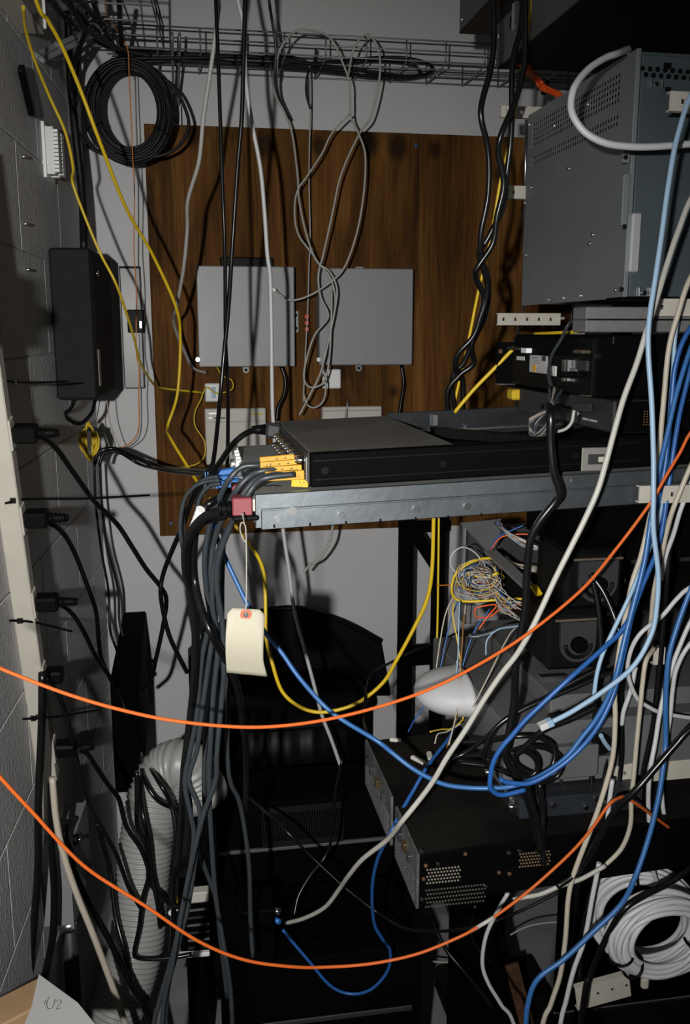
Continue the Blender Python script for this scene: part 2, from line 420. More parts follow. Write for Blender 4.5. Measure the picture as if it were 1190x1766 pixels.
t, c, p0, p1 = wallbox('beige_control_box', 'beige plastic box mostly hidden behind the black pulled-out drawer', 556, 702, 658, 800, .05, BEIGE)
zs = AY(600, 708, YP-.05).z
MB().bb(p0.x+.001, p1.x-.001, YP-.0506, YP-.0496, zs-.001, zs+.001).build('seam', MATS['seam'], c)
wallbox('white_junction_box', 'small white square junction box below the right grey enclosure', 556, 637, 588, 670, .03, WHITE)
t, c, p0, p1 = wallbox('clear_surface_box', 'small translucent surface box with a thin yellow cable through it', 353, 661, 383, 693, .03, mat('frosted', (.52, .53, .53), .3))
q0 = AY(365, 668, YP-.031); q1 = AY(372, 686, YP-.031); MB().bb(q0.x, q1.x, YP-.033, YP-.029, q1.z, q0.z, .001).build('jack', C_LBL, c)

# dark cover panel on the back wall, left of the plywood
p0 = AY(205, 459, YB-.03); p1 = AY(250, 670, YB-.03)
t = thing('equipment_cover', 'dark grey flat cover with a black latch between speaker and plywood', 'cover', ((p0.x+p1.x)/2, YB, p1.z))
MB().bb(p0.x, p1.x, YB-.03, YB-.001, p1.z, p0.z, .003).build('panel', mat('smoke_grey', (.055, .055, .055), .35), t)
MB().bb(p1.x-.012, p1.x-.002, YB-.033, YB-.028, p1.z+.004, p0.z-.004, .001).build('edge_strip', mat('smoke_grey_edge', (.11, .11, .11), .4), t)
l0 = AY(219, 534, YB-.03); l1 = AY(249, 574, YB-.03)
lt = MB().bb(l0.x, l1.x, YB-.042, YB-.028, l1.z, l0.z, .003).build('latch', BLACKP, t)
MB().bb(l1.x-.012, l1.x-.005, YB-.046, YB-.04, l1.z+.012, l1.z+.032, .001).build('clip', STEEL, lt)
MB().bb(p0.x, p1.x, YB-.035, YB-.028, p0.z-.006, p0.z, .001).build('top_edge', BLACKP, t)

# ================================================================ CABLE TRAYS
TZ0 = 2.326; TZ1 = 2.376; TY0 = 2.48; TY1 = 2.685; TX0 = -.16; TX1 = 1.55; wr = .0021
t = thing('wire_basket_tray', 'long zinc wire basket cable tray running along the back wall', 'cable tray', ((TX0+TX1)/2, (TY0+TY1)/2, TZ0))
for (yy, zz) in ((TY0, TZ1), (TY0, (TZ0+TZ1)/2), (TY0, TZ0), ((TY0*2+TY1)/3, TZ0), ((TY0+TY1*2)/3, TZ0), (TY1, TZ0), (TY1, (TZ0+TZ1)/2), (TY1, TZ1)):
    MB().cyl((TX0, yy, zz), (TX1, yy, zz), wr, 6).build('long_wire', TRAYM, t)
k = 0
while TX0+.02+k*.104 < TX1:
    x = TX0+.02+k*.104
    MB().tube([(x, TY0+.003, TZ1), (x, TY0+.003, TZ0-wr*2), (x, TY1-.003, TZ0-wr*2), (x, TY1-.003, TZ1)], wr, 6).build('cross_wire', TRAYM, t); k += 1
UX0 = -.20; UX1 = -.02; UY0 = 1.3; UY1 = 2.48
t = thing('wire_basket_tray', 'short zinc wire basket tray running along the left wall towards the viewer', 'cable tray', ((UX0+UX1)/2, (UY0+UY1)/2, TZ0))
for (xx, zz) in ((UX0, TZ1), (UX0, TZ0), (UX0+.06, TZ0), (UX0+.12, TZ0), (UX1, TZ0), (UX1, (TZ0+TZ1)/2), (UX1, TZ1)):
    MB().cyl((xx-.07+.063*(2.48-2.48), UY0, zz), (xx, UY1, zz), wr, 6).build('long_wire', TRAYM, t)
k = 0
while UY0+.03+k*.104 < UY1:
    y = UY0+.03+k*.104; sh = -.07*(UY1-y)/(UY1-UY0)
    MB().tube([(UX0+sh, y, TZ1), (UX0+sh, y, TZ0-wr*2), (UX1+sh, y, TZ0-wr*2), (UX1+sh, y, TZ1)], wr, 6).build('cross_wire', TRAYM, t); k += 1
# bright strut arm under the tray corner
s0 = AL(66, 100, .012); s1 = AY(192, 40, 2.46)
STRUT = mat('strut_zinc', (.52, .54, .57), .35, .5)
t = thing('slotted_strut', 'bright slotted steel strut slanting from the left wall to the tray', 'bracket', s0)
d = (s1-s0).normalized(); sd = d.cross(Vector((0, 1, 0))).normalized()
MB().bar(s0+sd*.007, s1+sd*.007, .004, .010, sd).build('upper_rail', STRUT, t)
MB().bar(s0-sd*.007, s1-sd*.007, .004, .010, sd).build('lower_rail', STRUT, t)
for f_ in (.02, .27, .52, .77, .98):
    q = s0.lerp(s1, f_); MB().bar(q-sd*.014, q+sd*.014, .012, .007, d).build('cross_tie', TRAYM, t)
u0 = AY(120, 33, 2.44); u1 = AY(212, 36, 2.44)
t = thing('strut_bar', 'level steel strut bar at the inner corner of the trays', 'bracket', u0)
for dz in (-.006, .006): MB().bar(u0+Vector((0, 0, dz)), u1+Vector((0, 0, dz)), .012, .005).build('rail', STRUT, t)
# hanging strap that holds the tray above the plywood edge
h0 = AY(303, 56, 2.47); h1 = AY(304, 212, 2.66)
t = thing('tray_hanger', 'narrow double steel strap hanging from the tray to the plywood top', 'bracket', h1)
for dx in (-.009, .009):
    MB().tube([h0+Vector((dx, 0, 0)), h0+Vector((dx, .01, -.02)), h1+Vector((dx*.6, 0, .04)), h1+Vector((dx*.6, .01, 0))], .004, 6).build('strap', TRAYM, t)
for dz in (.006, .032): MB().cyl(h1+Vector((0, -.006, dz)), h1+Vector((0, .004, dz)), .0085, 10).build('bolt', CHROME, t)
MB().bb(h1.x-.014, h1.x+.014, h1.y-.002, h1.y+.003, h1.z-.006, h1.z+.045, .001).build('plate', STEEL, t)

# beige raceway end, top-left corner
q = AL(40, -40, 0); t = thing('wall_raceway', 'cream plastic raceway end above the two yellow cables', 'raceway', AL(40, 12, 0))
A0 = AL(-20, -60, 0); z1 = AL(40, 12, .04).z
e0 = AL(0, 0, 0); e1 = AL(62, 12, .05)
uu0 = (AL(64, 12, .035)-LC).dot(LU)
MB().poly([lw(uu0, z1, 0), lw(uu0+.5, z1, 0), lw(uu0+.5, z1+.06, 0), lw(uu0, z1+.06, 0)], LN*.045).build('channel', BEIGEM, t)
MB().poly([lw(uu0-.004, z1+.01, 0), lw(uu0, z1+.01, 0), lw(uu0, z1+.065, 0), lw(uu0-.004, z1+.065, 0)], LN*.05).build('end_cap', WHITE, t)

# ---- things on the left wall
# white punch-down block with a dark rod above it
def lwo(px, py, off): return AL(px, py, off)
k0 = AL(60, 200, 0); k1 = AL(96, 322, 0)
u0 = (k0-LC).dot(LU); u1 = (k1-LC).dot(LU); zt = k0.z; zb = k1.z
um = (u0+u1)/2
t = thing('punchdown_block', 'white toothed punch-down block fixed high on the left wall', 'terminal block', lw(um, zb, 0))
def lbox(mb, u0, u1, z0, z1, o0, o1): return mb.poly([lw(u0, z0, o0), lw(u1, z0, o0), lw(u1, z1, o0), lw(u0, z1, o0)], LN*(o1-o0))
lbox(MB(), um-.045, um+.045, zb, zt, 0, .008).build('base', WHITE, t)
for i in range(2):
    uu = um-.03+i*.045; lbox(MB(), uu, uu+.02, zb+.008, zt-.008, .008, .024).build('rail', mat('ivory', (.66, .66, .64), .5), t)
for j in range(11):
    zz = zb+.012+(zt-zb-.024)*j/11
    for i in range(2):
        uu = um-.034+i*.045; lbox(MB(), uu, uu+.028, zz, zz+.006, .024, .034).build('tooth', WHITE, t)
for zz in (zb+.03, zt-.05): lbox(MB(), um-.085, um-.045, zz, zz+.016, .006, .012).build('mounting_ear', WHITE, t)
r0 = AL(36, 116, .012); r1 = AL(55, 196, .012)
tag(MB().bar(r0, r1, .02, .012, LN, .002).build('black_strip', BLACKP), 'short dark strip on the left wall above the white punch-down block', 'strip')
for (a_, b_) in ((35, 270), (38, 386), (42, 465)):
    q = AL(a_, b_, 0); tag(MB().cyl(q, q+LN*.012, .003, 8).build('wall_screw', STEEL), {270: 'screw in left wall beside the punch-down block', 386: 'screw in left wall above the dark square shadow', 465: 'screw in left wall at top of the dark square shadow'}[b_], 'screw')

# charcoal box (speaker) on the left wall in the corner
zt = AL(80, 428, 0).z; f0 = AL(88, 560, 0)
uF = (f0-LC).dot(LU); yF = f0.y
xr = AY(162, 560, yF).x; zb = AY(120, 690, yF).z; zt = AY(120, 427, yF).z
offF = (Vector((xr, yF, 0))-LC).dot(LN)
t = thing('wall_speaker', 'charcoal box speaker mounted on the left wall near the corner', 'speaker', lw(uF-.15, zb, .05))
M = Matrix.Rotation(-LA, 4, 'Z')
mb = MB(); cc = lw(uF-.15, (zb+zt)/2, offF/2+.003)
M.translation = cc; mb.box((0, 0, 0), (offF, .30, zt-zb), .008, M); mb.build('cabinet', SPEAK, t)
mb = MB(); M2 = M.copy(); M2.translation = lw(uF+.003, (zb+zt)/2, offF/2+.003)
mb.box((0, 0, 0), (offF-.004, .012, zt-zb-.004), .004, M2); mb.build('front_panel', SPEAK, t)
pz = zb+.07
lb = MB(); 
lb.poly([lw(uF-.05, pz-.04, offF+.003), lw(uF-.02, pz-.04, offF+.003), lw(uF-.02, pz+.04, offF+.003), lw(uF-.05, pz+.04, offF+.003)], LN*.001); lb.build('paper_label', mat('label_tan', (.42, .38, .33), .7), t)
MB().cyl(lw(uF-.07, zt-.05, offF), lw(uF-.07, zt-.05, offF+.006), .006, 10).build('screw', CHROME, t)
cable('speaker_bracket_rod', 'black rod rising from the charcoal speaker up the wall corner', [(145, 430, 2.40), (141, 330, 2.45), (128, 210, 2.45), (120, 110, 2.46), (118, 20, 2.46)], .0095, C_BLKM, 'rod')
cable('power_cable', 'thin black cord hanging beside the rod in the wall corner', [(143, 430, 2.48), (138, 300, 2.52), (130, 200, 2.5), (135, 110, 2.5), (150, 20, 2.5)], .004, C_BLKM)

# beige power strip down the left wall
def pdu_pt(px, py): return AL(px, py, .03)
g1 = AL(93, 1404, .02); g0 = AL(19, 880, .02)
dirv = (g0-g1).normalized(); g0 = g1+dirv*1.25
t = thing('power_strip', 'long cream metal power strip with black plugs on the left wall', 'power strip', g1)
mbp = MB().bar(g1, g0, .030, .036, LN, .002); mbp.build('housing', BEIGEM, t)
sid = dirv.cross(LN).normalized()
for i, (ox, oy) in enumerate(((28, 748), (40, 895), (58, 1040), (95, 1292), (74, 1165))):
    tt = min(range(0, 1350), key=lambda q: (abs((lambda p: (CY-F*((p-CAM).dot(UP))/((p-CAM).dot(FW))))(g1+dirv*q/1000)-oy)))/1000
    c = g1+dirv*tt+LN*.018
    MB().bar(c-dirv*.026, c+dirv*.026, .026, .005, LN, .001).build('outlet', BEIGEM, t)
    # the plug
    if i == 4: 
        tp = thing('power_plug', 'black plug in the power strip with no cord leaving to the right', 'plug', c)
        MB().bar(c+LN*.002, c+LN*.034, .03, .026, dirv, .004).build('body', BLACKP, tp); continue
    lab = {0: 'uppermost black plug in the cream power strip, beside the speaker', 1: 'second black plug from the top of the cream power strip', 2: 'third black plug from the top of the cream power strip', 3: 'lowest black plug in the cream power strip, above the grey box'}[i]
    tp = thing('power_plug', lab, 'plug', c, 'black plugs in the power strip')
    e = c+LN*.055
    MB().bar(c+LN*.002, c+LN*.042, .030, .028, dirv, .004).build('body', BLACKP, tp)
    MB().cyl(c+LN*.042, c+LN*.075, .0085, 10, .006).build('strain_relief', BLACKP, tp)
    for kk in range(4): MB().cyl(c+LN*(.045+kk*.007), c+LN*(.048+kk*.007), .0098-kk*.0006, 10).build('relief_ring', BLACKP, tp)

# small things low on the left wall
g0 = AL(62, 1446, .0); yb = AY(62, 1446, 1.80)
def boxpx(px0, py0, px1, py1, y0, y1):        # front face between two pixels at depth y0, back at y1
    p = AY(px0, py0, y0); q = AY(px1, py1, y0); return p.x, q.x, y0, y1, q.z, p.z
GREYB = mat('grey_box_light', (.22, .225, .23), .5, var=.1, scale=20)
t = thing('conduit_box', 'grey steel electrical box low on the left wall with a round knockout', 'electrical box', AL(100, 1527, 0))
uA = (AL(62, 1480, 0)-LC).dot(LU); uB = (AL(150, 1480, 0)-LC).dot(LU); z0 = AL(100, 1528, .02).z; z1 = AL(100, 1440, .02).z
ob = lbox(MB(), uA-.22, uA-.02, z0-.05, z1+.01, 0, .055).build('body', GREYB, t)
lbox(MB(), uA-.225, uA-.015, z0-.055, z1+.015, .055, .060).build('lid', GREYB, t)
pk = AL(131, 1448, .062); kb = MB().cyl(pk-LN*.004, pk+LN*.004, .011, 14).build('knockout', BLACKP, t)
MB().cyl(pk+LN*.004, pk+LN*.010, .004, 8).build('screw', CHROME, kb)
t = thing('floor_conduit', 'dark conduit dropping from the grey electrical box to the floor', 'conduit', lw(uA-.12, 0, .03))
MB().cyl(lw(uA-.12, 0.0, .028), lw(uA-.12, z0-.055, .028), .016, 12).build('pipe', DKGREY, t)
for zz in (.2, .42): MB().cyl(lw(uA-.12, zz, .028), lw(uA-.12, zz+.02, .028), .021, 12).build('coupling', STEEL, t)

# ================================================================ THE RACK (open side towards the viewer, rear towards the left)
RX = .63; RYN = 1.215; RYF = 1.715
rack = thing('equipment_rack', 'black open equipment rack with cream perforated braces, its side panel off', 'rack', (1.0, 1.46, 0))
for (x, y) in ((.86, 1.181), (.86, 1.755), (1.45, 1.181), (1.45, 1.755)):
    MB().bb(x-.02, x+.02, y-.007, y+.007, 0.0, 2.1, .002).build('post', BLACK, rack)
MB().bb(.80, 1.5, 1.775, 1.79, 0.10, 1.45).build('side_panel', BLACKM, rack)  # black sheet added as a dark backdrop behind the right-hand cables
MB().bb(1.47, 1.49, 1.19, 1.77, 0.10, 2.2).build('front_door', BLACKM, rack)
MB().bb(.60, 1.5, 1.17, 1.80, 0.03, .07, .003).build('base_frame', DUST, rack)
for (x, y) in ((.66, 1.2), (.66, 1.72)): MB().cyl((x, y, 0), (x, y, .035), .025, 12).build('levelling_foot', RUST, rack)
def brace(px0, py0, px1, py1, y, n, xr=None, tilt=0.0, th=.003):
    p = AY(px0, py0, y); q = AY(px1, py1, y)
    x0, x1, z0, z1 = p.x, (q.x if xr is None else xr), q.z, p.z
    h = z1-z0; hw = .0045; hh = min(.006, h*.3); mb = MB(); pit = .0158*1.5 if n > 3 else .028
    if n == 1: xs = [x0+.018]
    else: xs = [x0+.012+i*pit for i in range(n)]
    zc = (z0+z1)/2
    mb.bb(x0, x1, y-th/2, y+th/2, zc+hh/2, z1); mb.bb(x0, x1, y-th/2, y+th/2, z0, zc-hh/2)
    e = x0
    for xx in xs:
        if xx+hw/2 > x1: break
        mb.bb(e, xx-hw/2, y-th/2, y+th/2, zc-hh/2, zc+hh/2); e = xx+hw/2
    mb.bb(e, x1, y-th/2, y+th/2, zc-hh/2, zc+hh/2)
    mb.bb(x0, x1, y+th/2, y+.009, z1-.002, z1); mb.bb(x0, x1, y+th/2, y+.009, z0, z0+.002)
    if tilt:
        c = Vector((x0, y, z0)); M = Matrix.Translation(c) @ Matrix.Rotation(-tilt, 4, 'Y') @ Matrix.Translation(-c)
        mb.v = [M @ v for v in mb.v]
    return mb.build('brace', BEIGEM, rack)
brace(864, 182, 940, 205, 1.73, 2, .86)
brace(870, 320, 897, 343, 1.73, 1, .86)
brace(858, 540, 962, 561, 1.73, 6, .72)
brace(1156, 157, 1190, 193, 1.19, 1, .9)
brace(1128, 515, 1190, 545, 1.19, 2, .9)
brace(1103, 838, 1142, 866, 1.132, 1, None)
brace(1138, 838, 1190, 866, 1.128, 1, .9)
brace(1128, 1117, 1145, 1145, 1.20, 1, None)
brace(1060, 1322, 1094, 1348, 1.20, 1, None, .12)
brace(1110, 1316, 1190, 1341, 1.20, 1, .9)
brace(998, 1703, 1088, 1730, 1.18, 5, None, .16)
for (a_, b_, c_) in ((908, 205, 345), (905, 345, 545), (893, 560, 700)):
    p = AY(a_, b_, 1.74); q = AY(a_-3, c_, 1.74); MB().cyl(p, q, .003, 6).build('hanger_rod', STEEL, rack)

# -------- overhead units at top right
q = AY(855, 118, 1.75)
t = thing('overhead_unit', 'black overhead rack unit with grey perforated flange, above the big grey chassis', 'rack unit', (q.x+.3, 1.45, q.z))
MB().bb(q.x+.004, 1.4, 1.0, 1.75, q.z, q.z+.11, .002).build('case', mat('case_brownblack', (.011, .010, .0085), .6, 0, .15, var=.5, scale=6), t)
fl = MB().bb(q.x, q.x+.004, 1.0, 1.75, q.z, q.z+.075, .001).build('flange', DKGREY, t)
fl.data.materials[0] = MIDGREY
for (yy, zz) in ((1.66, .045), (1.40, .045)): MB().bb(q.x-.001, q.x+.001, yy, yy+.018, q.z+zz, q.z+zz+.02).build('slot', HOLE_SHADE, fl)
for yy in (1.735, 1.5, 1.27): MB().cyl((q.x-.002, yy, q.z+.05), (q.x, yy, q.z+.05), .004, 8).build('screw', CHROME, fl)
for yy in (1.62, 1.37): MB().bb(q.x-.012, q.x, yy, yy+.02, q.z+.03, q.z+.075, .003).build('spring_clip', STEEL, fl)
q2 = AY(792, 58, 1.95)
t = thing('overhead_bracket', 'grey overhead channel beyond the black overhead unit, against the back wall', 'bracket', (q2.x+.1, 1.8, q2.z))
MB().bb(q2.x, q2.x+.003, 1.3, 1.95, q2.z, q2.z+.12, .001).build('web', MIDGREY, t)
MB().bb(q2.x, q2.x+.16, 1.3, 1.95, q2.z, q2.z+.003).build('bottom_flange', DKGREY, t)
MB().bb(q2.x-.001, q2.x+.001, 1.87, 1.885, q2.z+.05, q2.z+.07).build('slot', HOLE_SHADE, t)
MB().cyl((q2.x-.002, 1.93, q2.z+.02), (q2.x, 1.93, q2.z+.02), .004, 8).build('screw', CHROME, t)

# -------- the big blue-grey chassis
cx0, cy0, cy1, cz0, cz1 = RX, 1.288, 1.70, 1.696, 2.031
ch = thing('server_chassis', 'big blue-grey steel chassis with perforated rear panel at upper right', 'server', (1.0, 1.49, cz0))
MB().bb(cx0+.006, 1.40, cy0+.004, cy1-.004, cz0+.002, cz1-.002, .001).build('body', CHAS2, ch)
# rear panel is a sheet with two perforated strips
rp = MB(); X0, X1 = cx0, cx0+.004
strips = [(cz1-.060, cz1-.018), (cz1-.092, cz1-.074)]
zs = [cz0, strips[1][0], strips[1][1], strips[0][0], strips[0][1], cz1]
vy0, vy1 = cy0+.045, cy1-.018
for i in (0, 2, 4): rp.bb(X0, X1, cy0, cy1, zs[i], zs[i+1])
for i in (1, 3):
    rp.bb(X0, X1, cy0, vy0, zs[i], zs[i+1]); rp.bb(X0, X1, vy1, cy1, zs[i], zs[i+1])
for (z0, z1), nv in zip(strips, (5, 2)):
    nu = 38; pu = (vy1-vy0)/nu; pv = (z1-z0)/nv
    for i in range(nu+1): rp.bb(X0, X0+.0007, vy0+(i-.19)*pu, vy0+(i+.19)*pu, z0, z1)
    for j in range(nv+1): rp.bb(X0+.0001, X0+.0007, vy0, vy1, z0+(j-.19)*pv, z0+(j+.19)*pv)
rpo = rp.build('rear_panel', CHAS, ch)
MB().bb(X0+.0045, X0+.0055, vy0, vy1, strips[1][0], strips[0][1]).build('vent_backing', HOLE_SHADE, ch)  # near-black sheet painted as the shade behind the vent openings
for (px, py) in ((1085, 92), (1015, 180), (957, 217), (981, 291), (914, 215), (916, 323), (907, 440), (905, 350), (1017, 420), (1022, 405)):
    p = AX(px, py, X0); MB().cyl(p, p-Vector((.002, 0, 0)), .0034, 8).build('screw', CHROME, ch)
for (px, py) in ((947, 517), (1002, 510), (973, 514), (1062, 500)):
    p = AX(px, py, X0); MB().cyl(p, p-Vector((.002, 0, 0)), .0038 if px < 1010 else .003, 8).build('screw', CHROME, ch)
zsm = AX(1000, 310, X0).z
MB().bb(X0-.0006, X0, cy0+.02, cy1-.004, zsm-.0006, zsm+.0006).build('panel_fold', CHAS, ch)
# viewer-side panel
yS = cy0
sp = MB(); sp.bb(X0+.008, 1.4, yS-.003, yS+.004, cz0+.002, cz1-.008, .001); spo = sp.build('side_panel', CHAS2, ch)
MB().bb(X0-.001, X0+.006, yS-.004, yS+.02, cz0, cz1, .001).build('edge_flange', CHAS, ch)
for r_ in range(2):
    for i in range(7):
        p = AY(1108+i*13+(6 if r_ else 0), 118+r_*11+i*1.0, yS-.0031); MB().cyl(p, p-Vector((0, .0008, 0)), .0036, 10).build('vent_hole', HOLE_SHADE, spo)
for (a_, b_, c_, d_) in ((1145, 108, 1157, 120), (1147, 150, 1157, 158)):
    p = AY(a_, b_, yS-.003); q = AY(c_, d_, yS-.003); MB().bb(p.x, q.x, yS-.004, yS-.002, q.z, p.z).build('slot', HOLE_SHADE, spo)
for px in (1120, 1139):
    p = AY(px, 137, yS-.003); q = AY(px+3, 153, yS-.003); MB().bb(p.x, q.x, yS-.008, yS-.003, q.z, p.z, .001).build('guide_pin', STEEL, spo)
p = AY(1131, 146, yS-.003); MB().cyl(p, p-Vector((0, .004, 0)), .003, 8).build('screw', CHROME, spo)
p = AY(1087, 368, yS-.003); q = AY(1097, 470, yS-.003); MB().bb(p.x, q.x, yS-.012, yS-.003, q.z, p.z, .002).build('release_bar', mat('bar_grey', (.40, .41, .42), .35, .3), spo)
for (a_, b_, c_, d_) in ((1073, 300, 1079, 390), (1072, 258, 1083, 282)):
    p = AY(a_, b_, yS-.004); q = AY(c_, d_, yS-.004); MB().bb(p.x, q.x, yS-.010, yS-.003, q.z, p.z, .001).build('latch_plate', CHAS, spo)
for (a_, b_) in ((1077, 272), (1075, 391), (1070, 499), (1110, 505)):
    p = AY(a_, b_, yS-.008); MB().cyl(p, p-Vector((0, .004, 0)), .0035, 8).build('screw', CHROME, spo)
p = AY(1058, 513, yS-.004); q = AY(1130, 522, yS-.004); MB().bb(p.x, q.x, yS-.03, yS+.02, q.z, p.z, .001).build('slide_foot', BLACK, ch)
for px in (1100, 1118):
    p = AY(px, 495, yS-.003); q = AY(px+3, 512, yS-.003); MB().bb(p.x, q.x, yS-.008, yS-.003, q.z, p.z, .001).build('guide_pin', STEEL, spo)

# -------- slim grey box on top of the amplifier
p = AY(1012, 529, 1.20); q = AY(1012, 573, 1.20)
t = thing('slim_grey_box', 'slim textured grey plastic box lying between chassis and black amplifier', 'device', (p.x+.15, 1.28, q.z))
zm = (p.z+q.z)/2
MB().bb(p.x, p.x+.33, 1.20, 1.245, zm+.0002, p.z, .0015).build('upper_shell', LTGREY, t)
MB().bb(p.x, p.x+.33, 1.20, 1.245, q.z, zm-.0002, .0015).build('lower_shell', LTGREY, t)
MB().bb(p.x+.002, p.x+.328, 1.2005, 1.244, zm-.001, zm+.001).build('seam', BLACKP, t)
for x in (p.x+.012, p.x+.30): MB().bb(x, x+.02, 1.21, 1.23, q.z-.004, q.z, .001).build('foot', BLACKP, t)
SBZ = q.z
# black box behind it, under the chassis
p1 = AX(963, 532, .62); 
t = thing('black_switch_box', 'small black box tucked under the big chassis behind the cream brace', 'device', (.75, 1.55, 1.655))
MB().bb(.72, 1.0, 1.40, 1.68, 1.650, 1.690, .002).build('case', BLACK, t)
for i in range(3): MB().bb(.719, .721, 1.44+i*.06, 1.47+i*.06, 1.665, 1.680).build('port', HOLE_SHADE, t)
p = AX(968, 549, .719); MB().bb(.718, .72, p.y-.012, p.y+.012, p.z-.002, p.z+.002).build('printed_mark', SILV, t)

# -------- black amplifier with labels on its rear
ax0, ay0, ay1 = .549, 1.20, 1.515; az0 = AY(1022, 686, ay0).z; az1 = SBZ-.004
t = thing('black_amplifier', 'black amplifier with rating label, white tag and finned rear', 'amplifier', (.8, 1.35, az0))
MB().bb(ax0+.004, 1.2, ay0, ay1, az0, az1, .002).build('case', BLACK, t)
MB().bb(ax0, ax0+.006, ay0+.001, ay1-.001, az0+.002, az1-.004, .001).build('rear_panel', BLACKP, t)
for i in range(38):
    y = ay0+.06+i*.0062; MB().bb(ax0-.004, ax0, y, y+.0028, az1-.030, az1-.004).build('heat_fin', BLACK, t)
def rect_x(px0, py0, px1, py1, X, th, name, m, par, ch=0.0005):
    p = AX(px0, py0, X); q = AX(px1, py1, X)
    return MB().bb(X-th, X, min(p.y, q.y), max(p.y, q.y), min(p.z, q.z), max(p.z, q.z), ch).build(name, m, par)
lb = rect_x(915, 612, 944, 645, ax0, .0012, 'rating_label', mat('label_silver', (.42, .42, .42), .45), t)
for i, (w0, w1) in enumerate(((917, 927), (918, 932), (918, 930), (918, 934), (918, 929), (918, 936))):
    rect_x(w0, 616+i*4.6, w1, 617.6+i*4.6, ax0-.0012, .0004, 'printed_line', INK, lb, 0)
rect_x(935, 614, 941, 623, ax0-.0012, .0004, 'printed_mark', INK, lb, 0); rect_x(919, 629, 924, 641, ax0-.0012, .0005, 'printed_band', YTAG, lb, 0)
rect_x(892, 614, 905, 622, ax0, .0012, 'white_label', PAPER, t)
rect_x(911, 600, 920, 609, ax0, .012, 'white_connector', WHITE, t)
rect_x(889, 598, 911, 604, ax0, .016, 'terminal', DKGREY, t, .002)
cl = thing('cable_tag', 'white paper tag wrapped round the cord behind the black amplifier', 'tag', AX(953, 640, ax0-.02))
rect_x(946, 630, 960, 649, ax0-.016, .002, 'flag', PAPER, cl)
for (a_, b_) in ((976, 980), (983, 985)): rect_x(a_, 620, b_, 658, ax0, .006, 'metal_strip', STEEL, t)
sw = rect_x(986, 635, 996, 650, ax0, .004, 'power_switch', LTGREY, t); rect_x(989, 640, 993, 646, ax0-.004, .002, 'rocker', BLACKP, sw)
rect_x(1000, 621, 1016, 640, ax0, .004, 'power_inlet', DKGREY, t); rect_x(1003, 603, 1021, 610, ax0, .014, 'screw_terminal', mat('bronze', (.16, .13, .10), .5, .6), t, .003)
rect_x(995, 640, 1010, 652, ax0-.003, .03, 'power_plug', BLACKP, t, .006)
p = AY(1030, 614, ay0); MB().cyl(p, p-Vector((0, .004, 0)), .0042, 10).build('screw', CHROME, t)
p = AY(1058, 578, ay0); MB().bb(p.x-.0008, p.x+.0008, ay0-.001, ay0, az1-.012, az1-.002).build('bright_edge', STEEL, t)
rect_x(1008, 680, 1021, 684, ax0-.001, .008, 'bronze_bracket', MATS['bronze'], t)
# its black ear plate in front of the plywood
p = AY(856, 590, 1.56); q = AY(893, 660, 1.56)
t = thing('rack_ear_plate', 'black plate with a rusty hole in front of plywood beside the amplifier', 'bracket', (p.x, 1.56, q.z))
MB().bb(p.x, q.x+.02, 1.555, 1.56, q.z, p.z, .0008).build('plate', BLACK, t)
MB().bb(p.x, q.x+.02, 1.535, 1.56, q.z-.003, q.z, .0008).build('lip', STEEL, t)
h = AY(863, 606, 1.554); MB().cyl(h, h+Vector((0, -.001, 0)), .004, 10).build('hole', RUST, t)

# -------- lower black receiver
bx0, by0, by1 = .585, 1.20, 1.575; bz1 = AY(1058, 692, by0).z; bz0 = AY(1058, 748, by0).z
t = thing('black_receiver', 'lower dark receiver with silver lettering and vent, under the black amplifier', 'receiver', (.8, 1.4, bz0))
MB().bb(bx0, 1.2, by0+.004, by1, bz0, bz1, .002).build('case', DKGREY, t)
MB().bb(bx0+.004, 1.2, by0, by0+.006, bz0+.001, bz1-.001, .001).build('side_panel', BLACK, t)
p = AX(945, 660, bx0); MB().bb(bx0-.03, bx0+.2, 1.36, by1, bz1, bz1+.0025).build('shelf_lip', BLACK, t)
rect_x(957, 697, 1023, 711, bx0, .010, 'connector_block', BLACKP, t, .002)
for i in range(8): rect_x(990+i*4, 696, 992+i*4, 710, bx0-.010, .003, 'connector_rib', DKGREY, t, 0)
for k_, (a_, b_) in enumerate(((1005, 722), (1010, 723), (1016, 724.5), (1021, 725.5), (1026, 726.5))):
    rect_x(a_, b_-2.2, a_+3.6, b_+2.2, bx0, .0005, 'silver_letter', SILV, t, 0)
p = AX(1001, 713, bx0); MB().cyl(p, p-Vector((.004, 0, 0)), .0035, 8).build('screw', CHROME, t)
gv = MB(); p = AY(1094, 703, by0-.001); q = AY(1150, 738, by0-.001)
gv.lattice((p.x, by0-.0016, q.z), (q.x-p.x, 0, 0), (0, 0, p.z-q.z), 12, 8, .42, .0016, (0, -1, 0)); gv.build('vent_grille', BLACK, t)
p = AY(1108, 708, by0-.0005); q = AY(1124, 735, by0); MB().bb(p.x, q.x, by0-.0004, by0+.0002, q.z, p.z).build('copper_glimpse', mat('copper_dull', (.30, .16, .05), .5, .6), t)

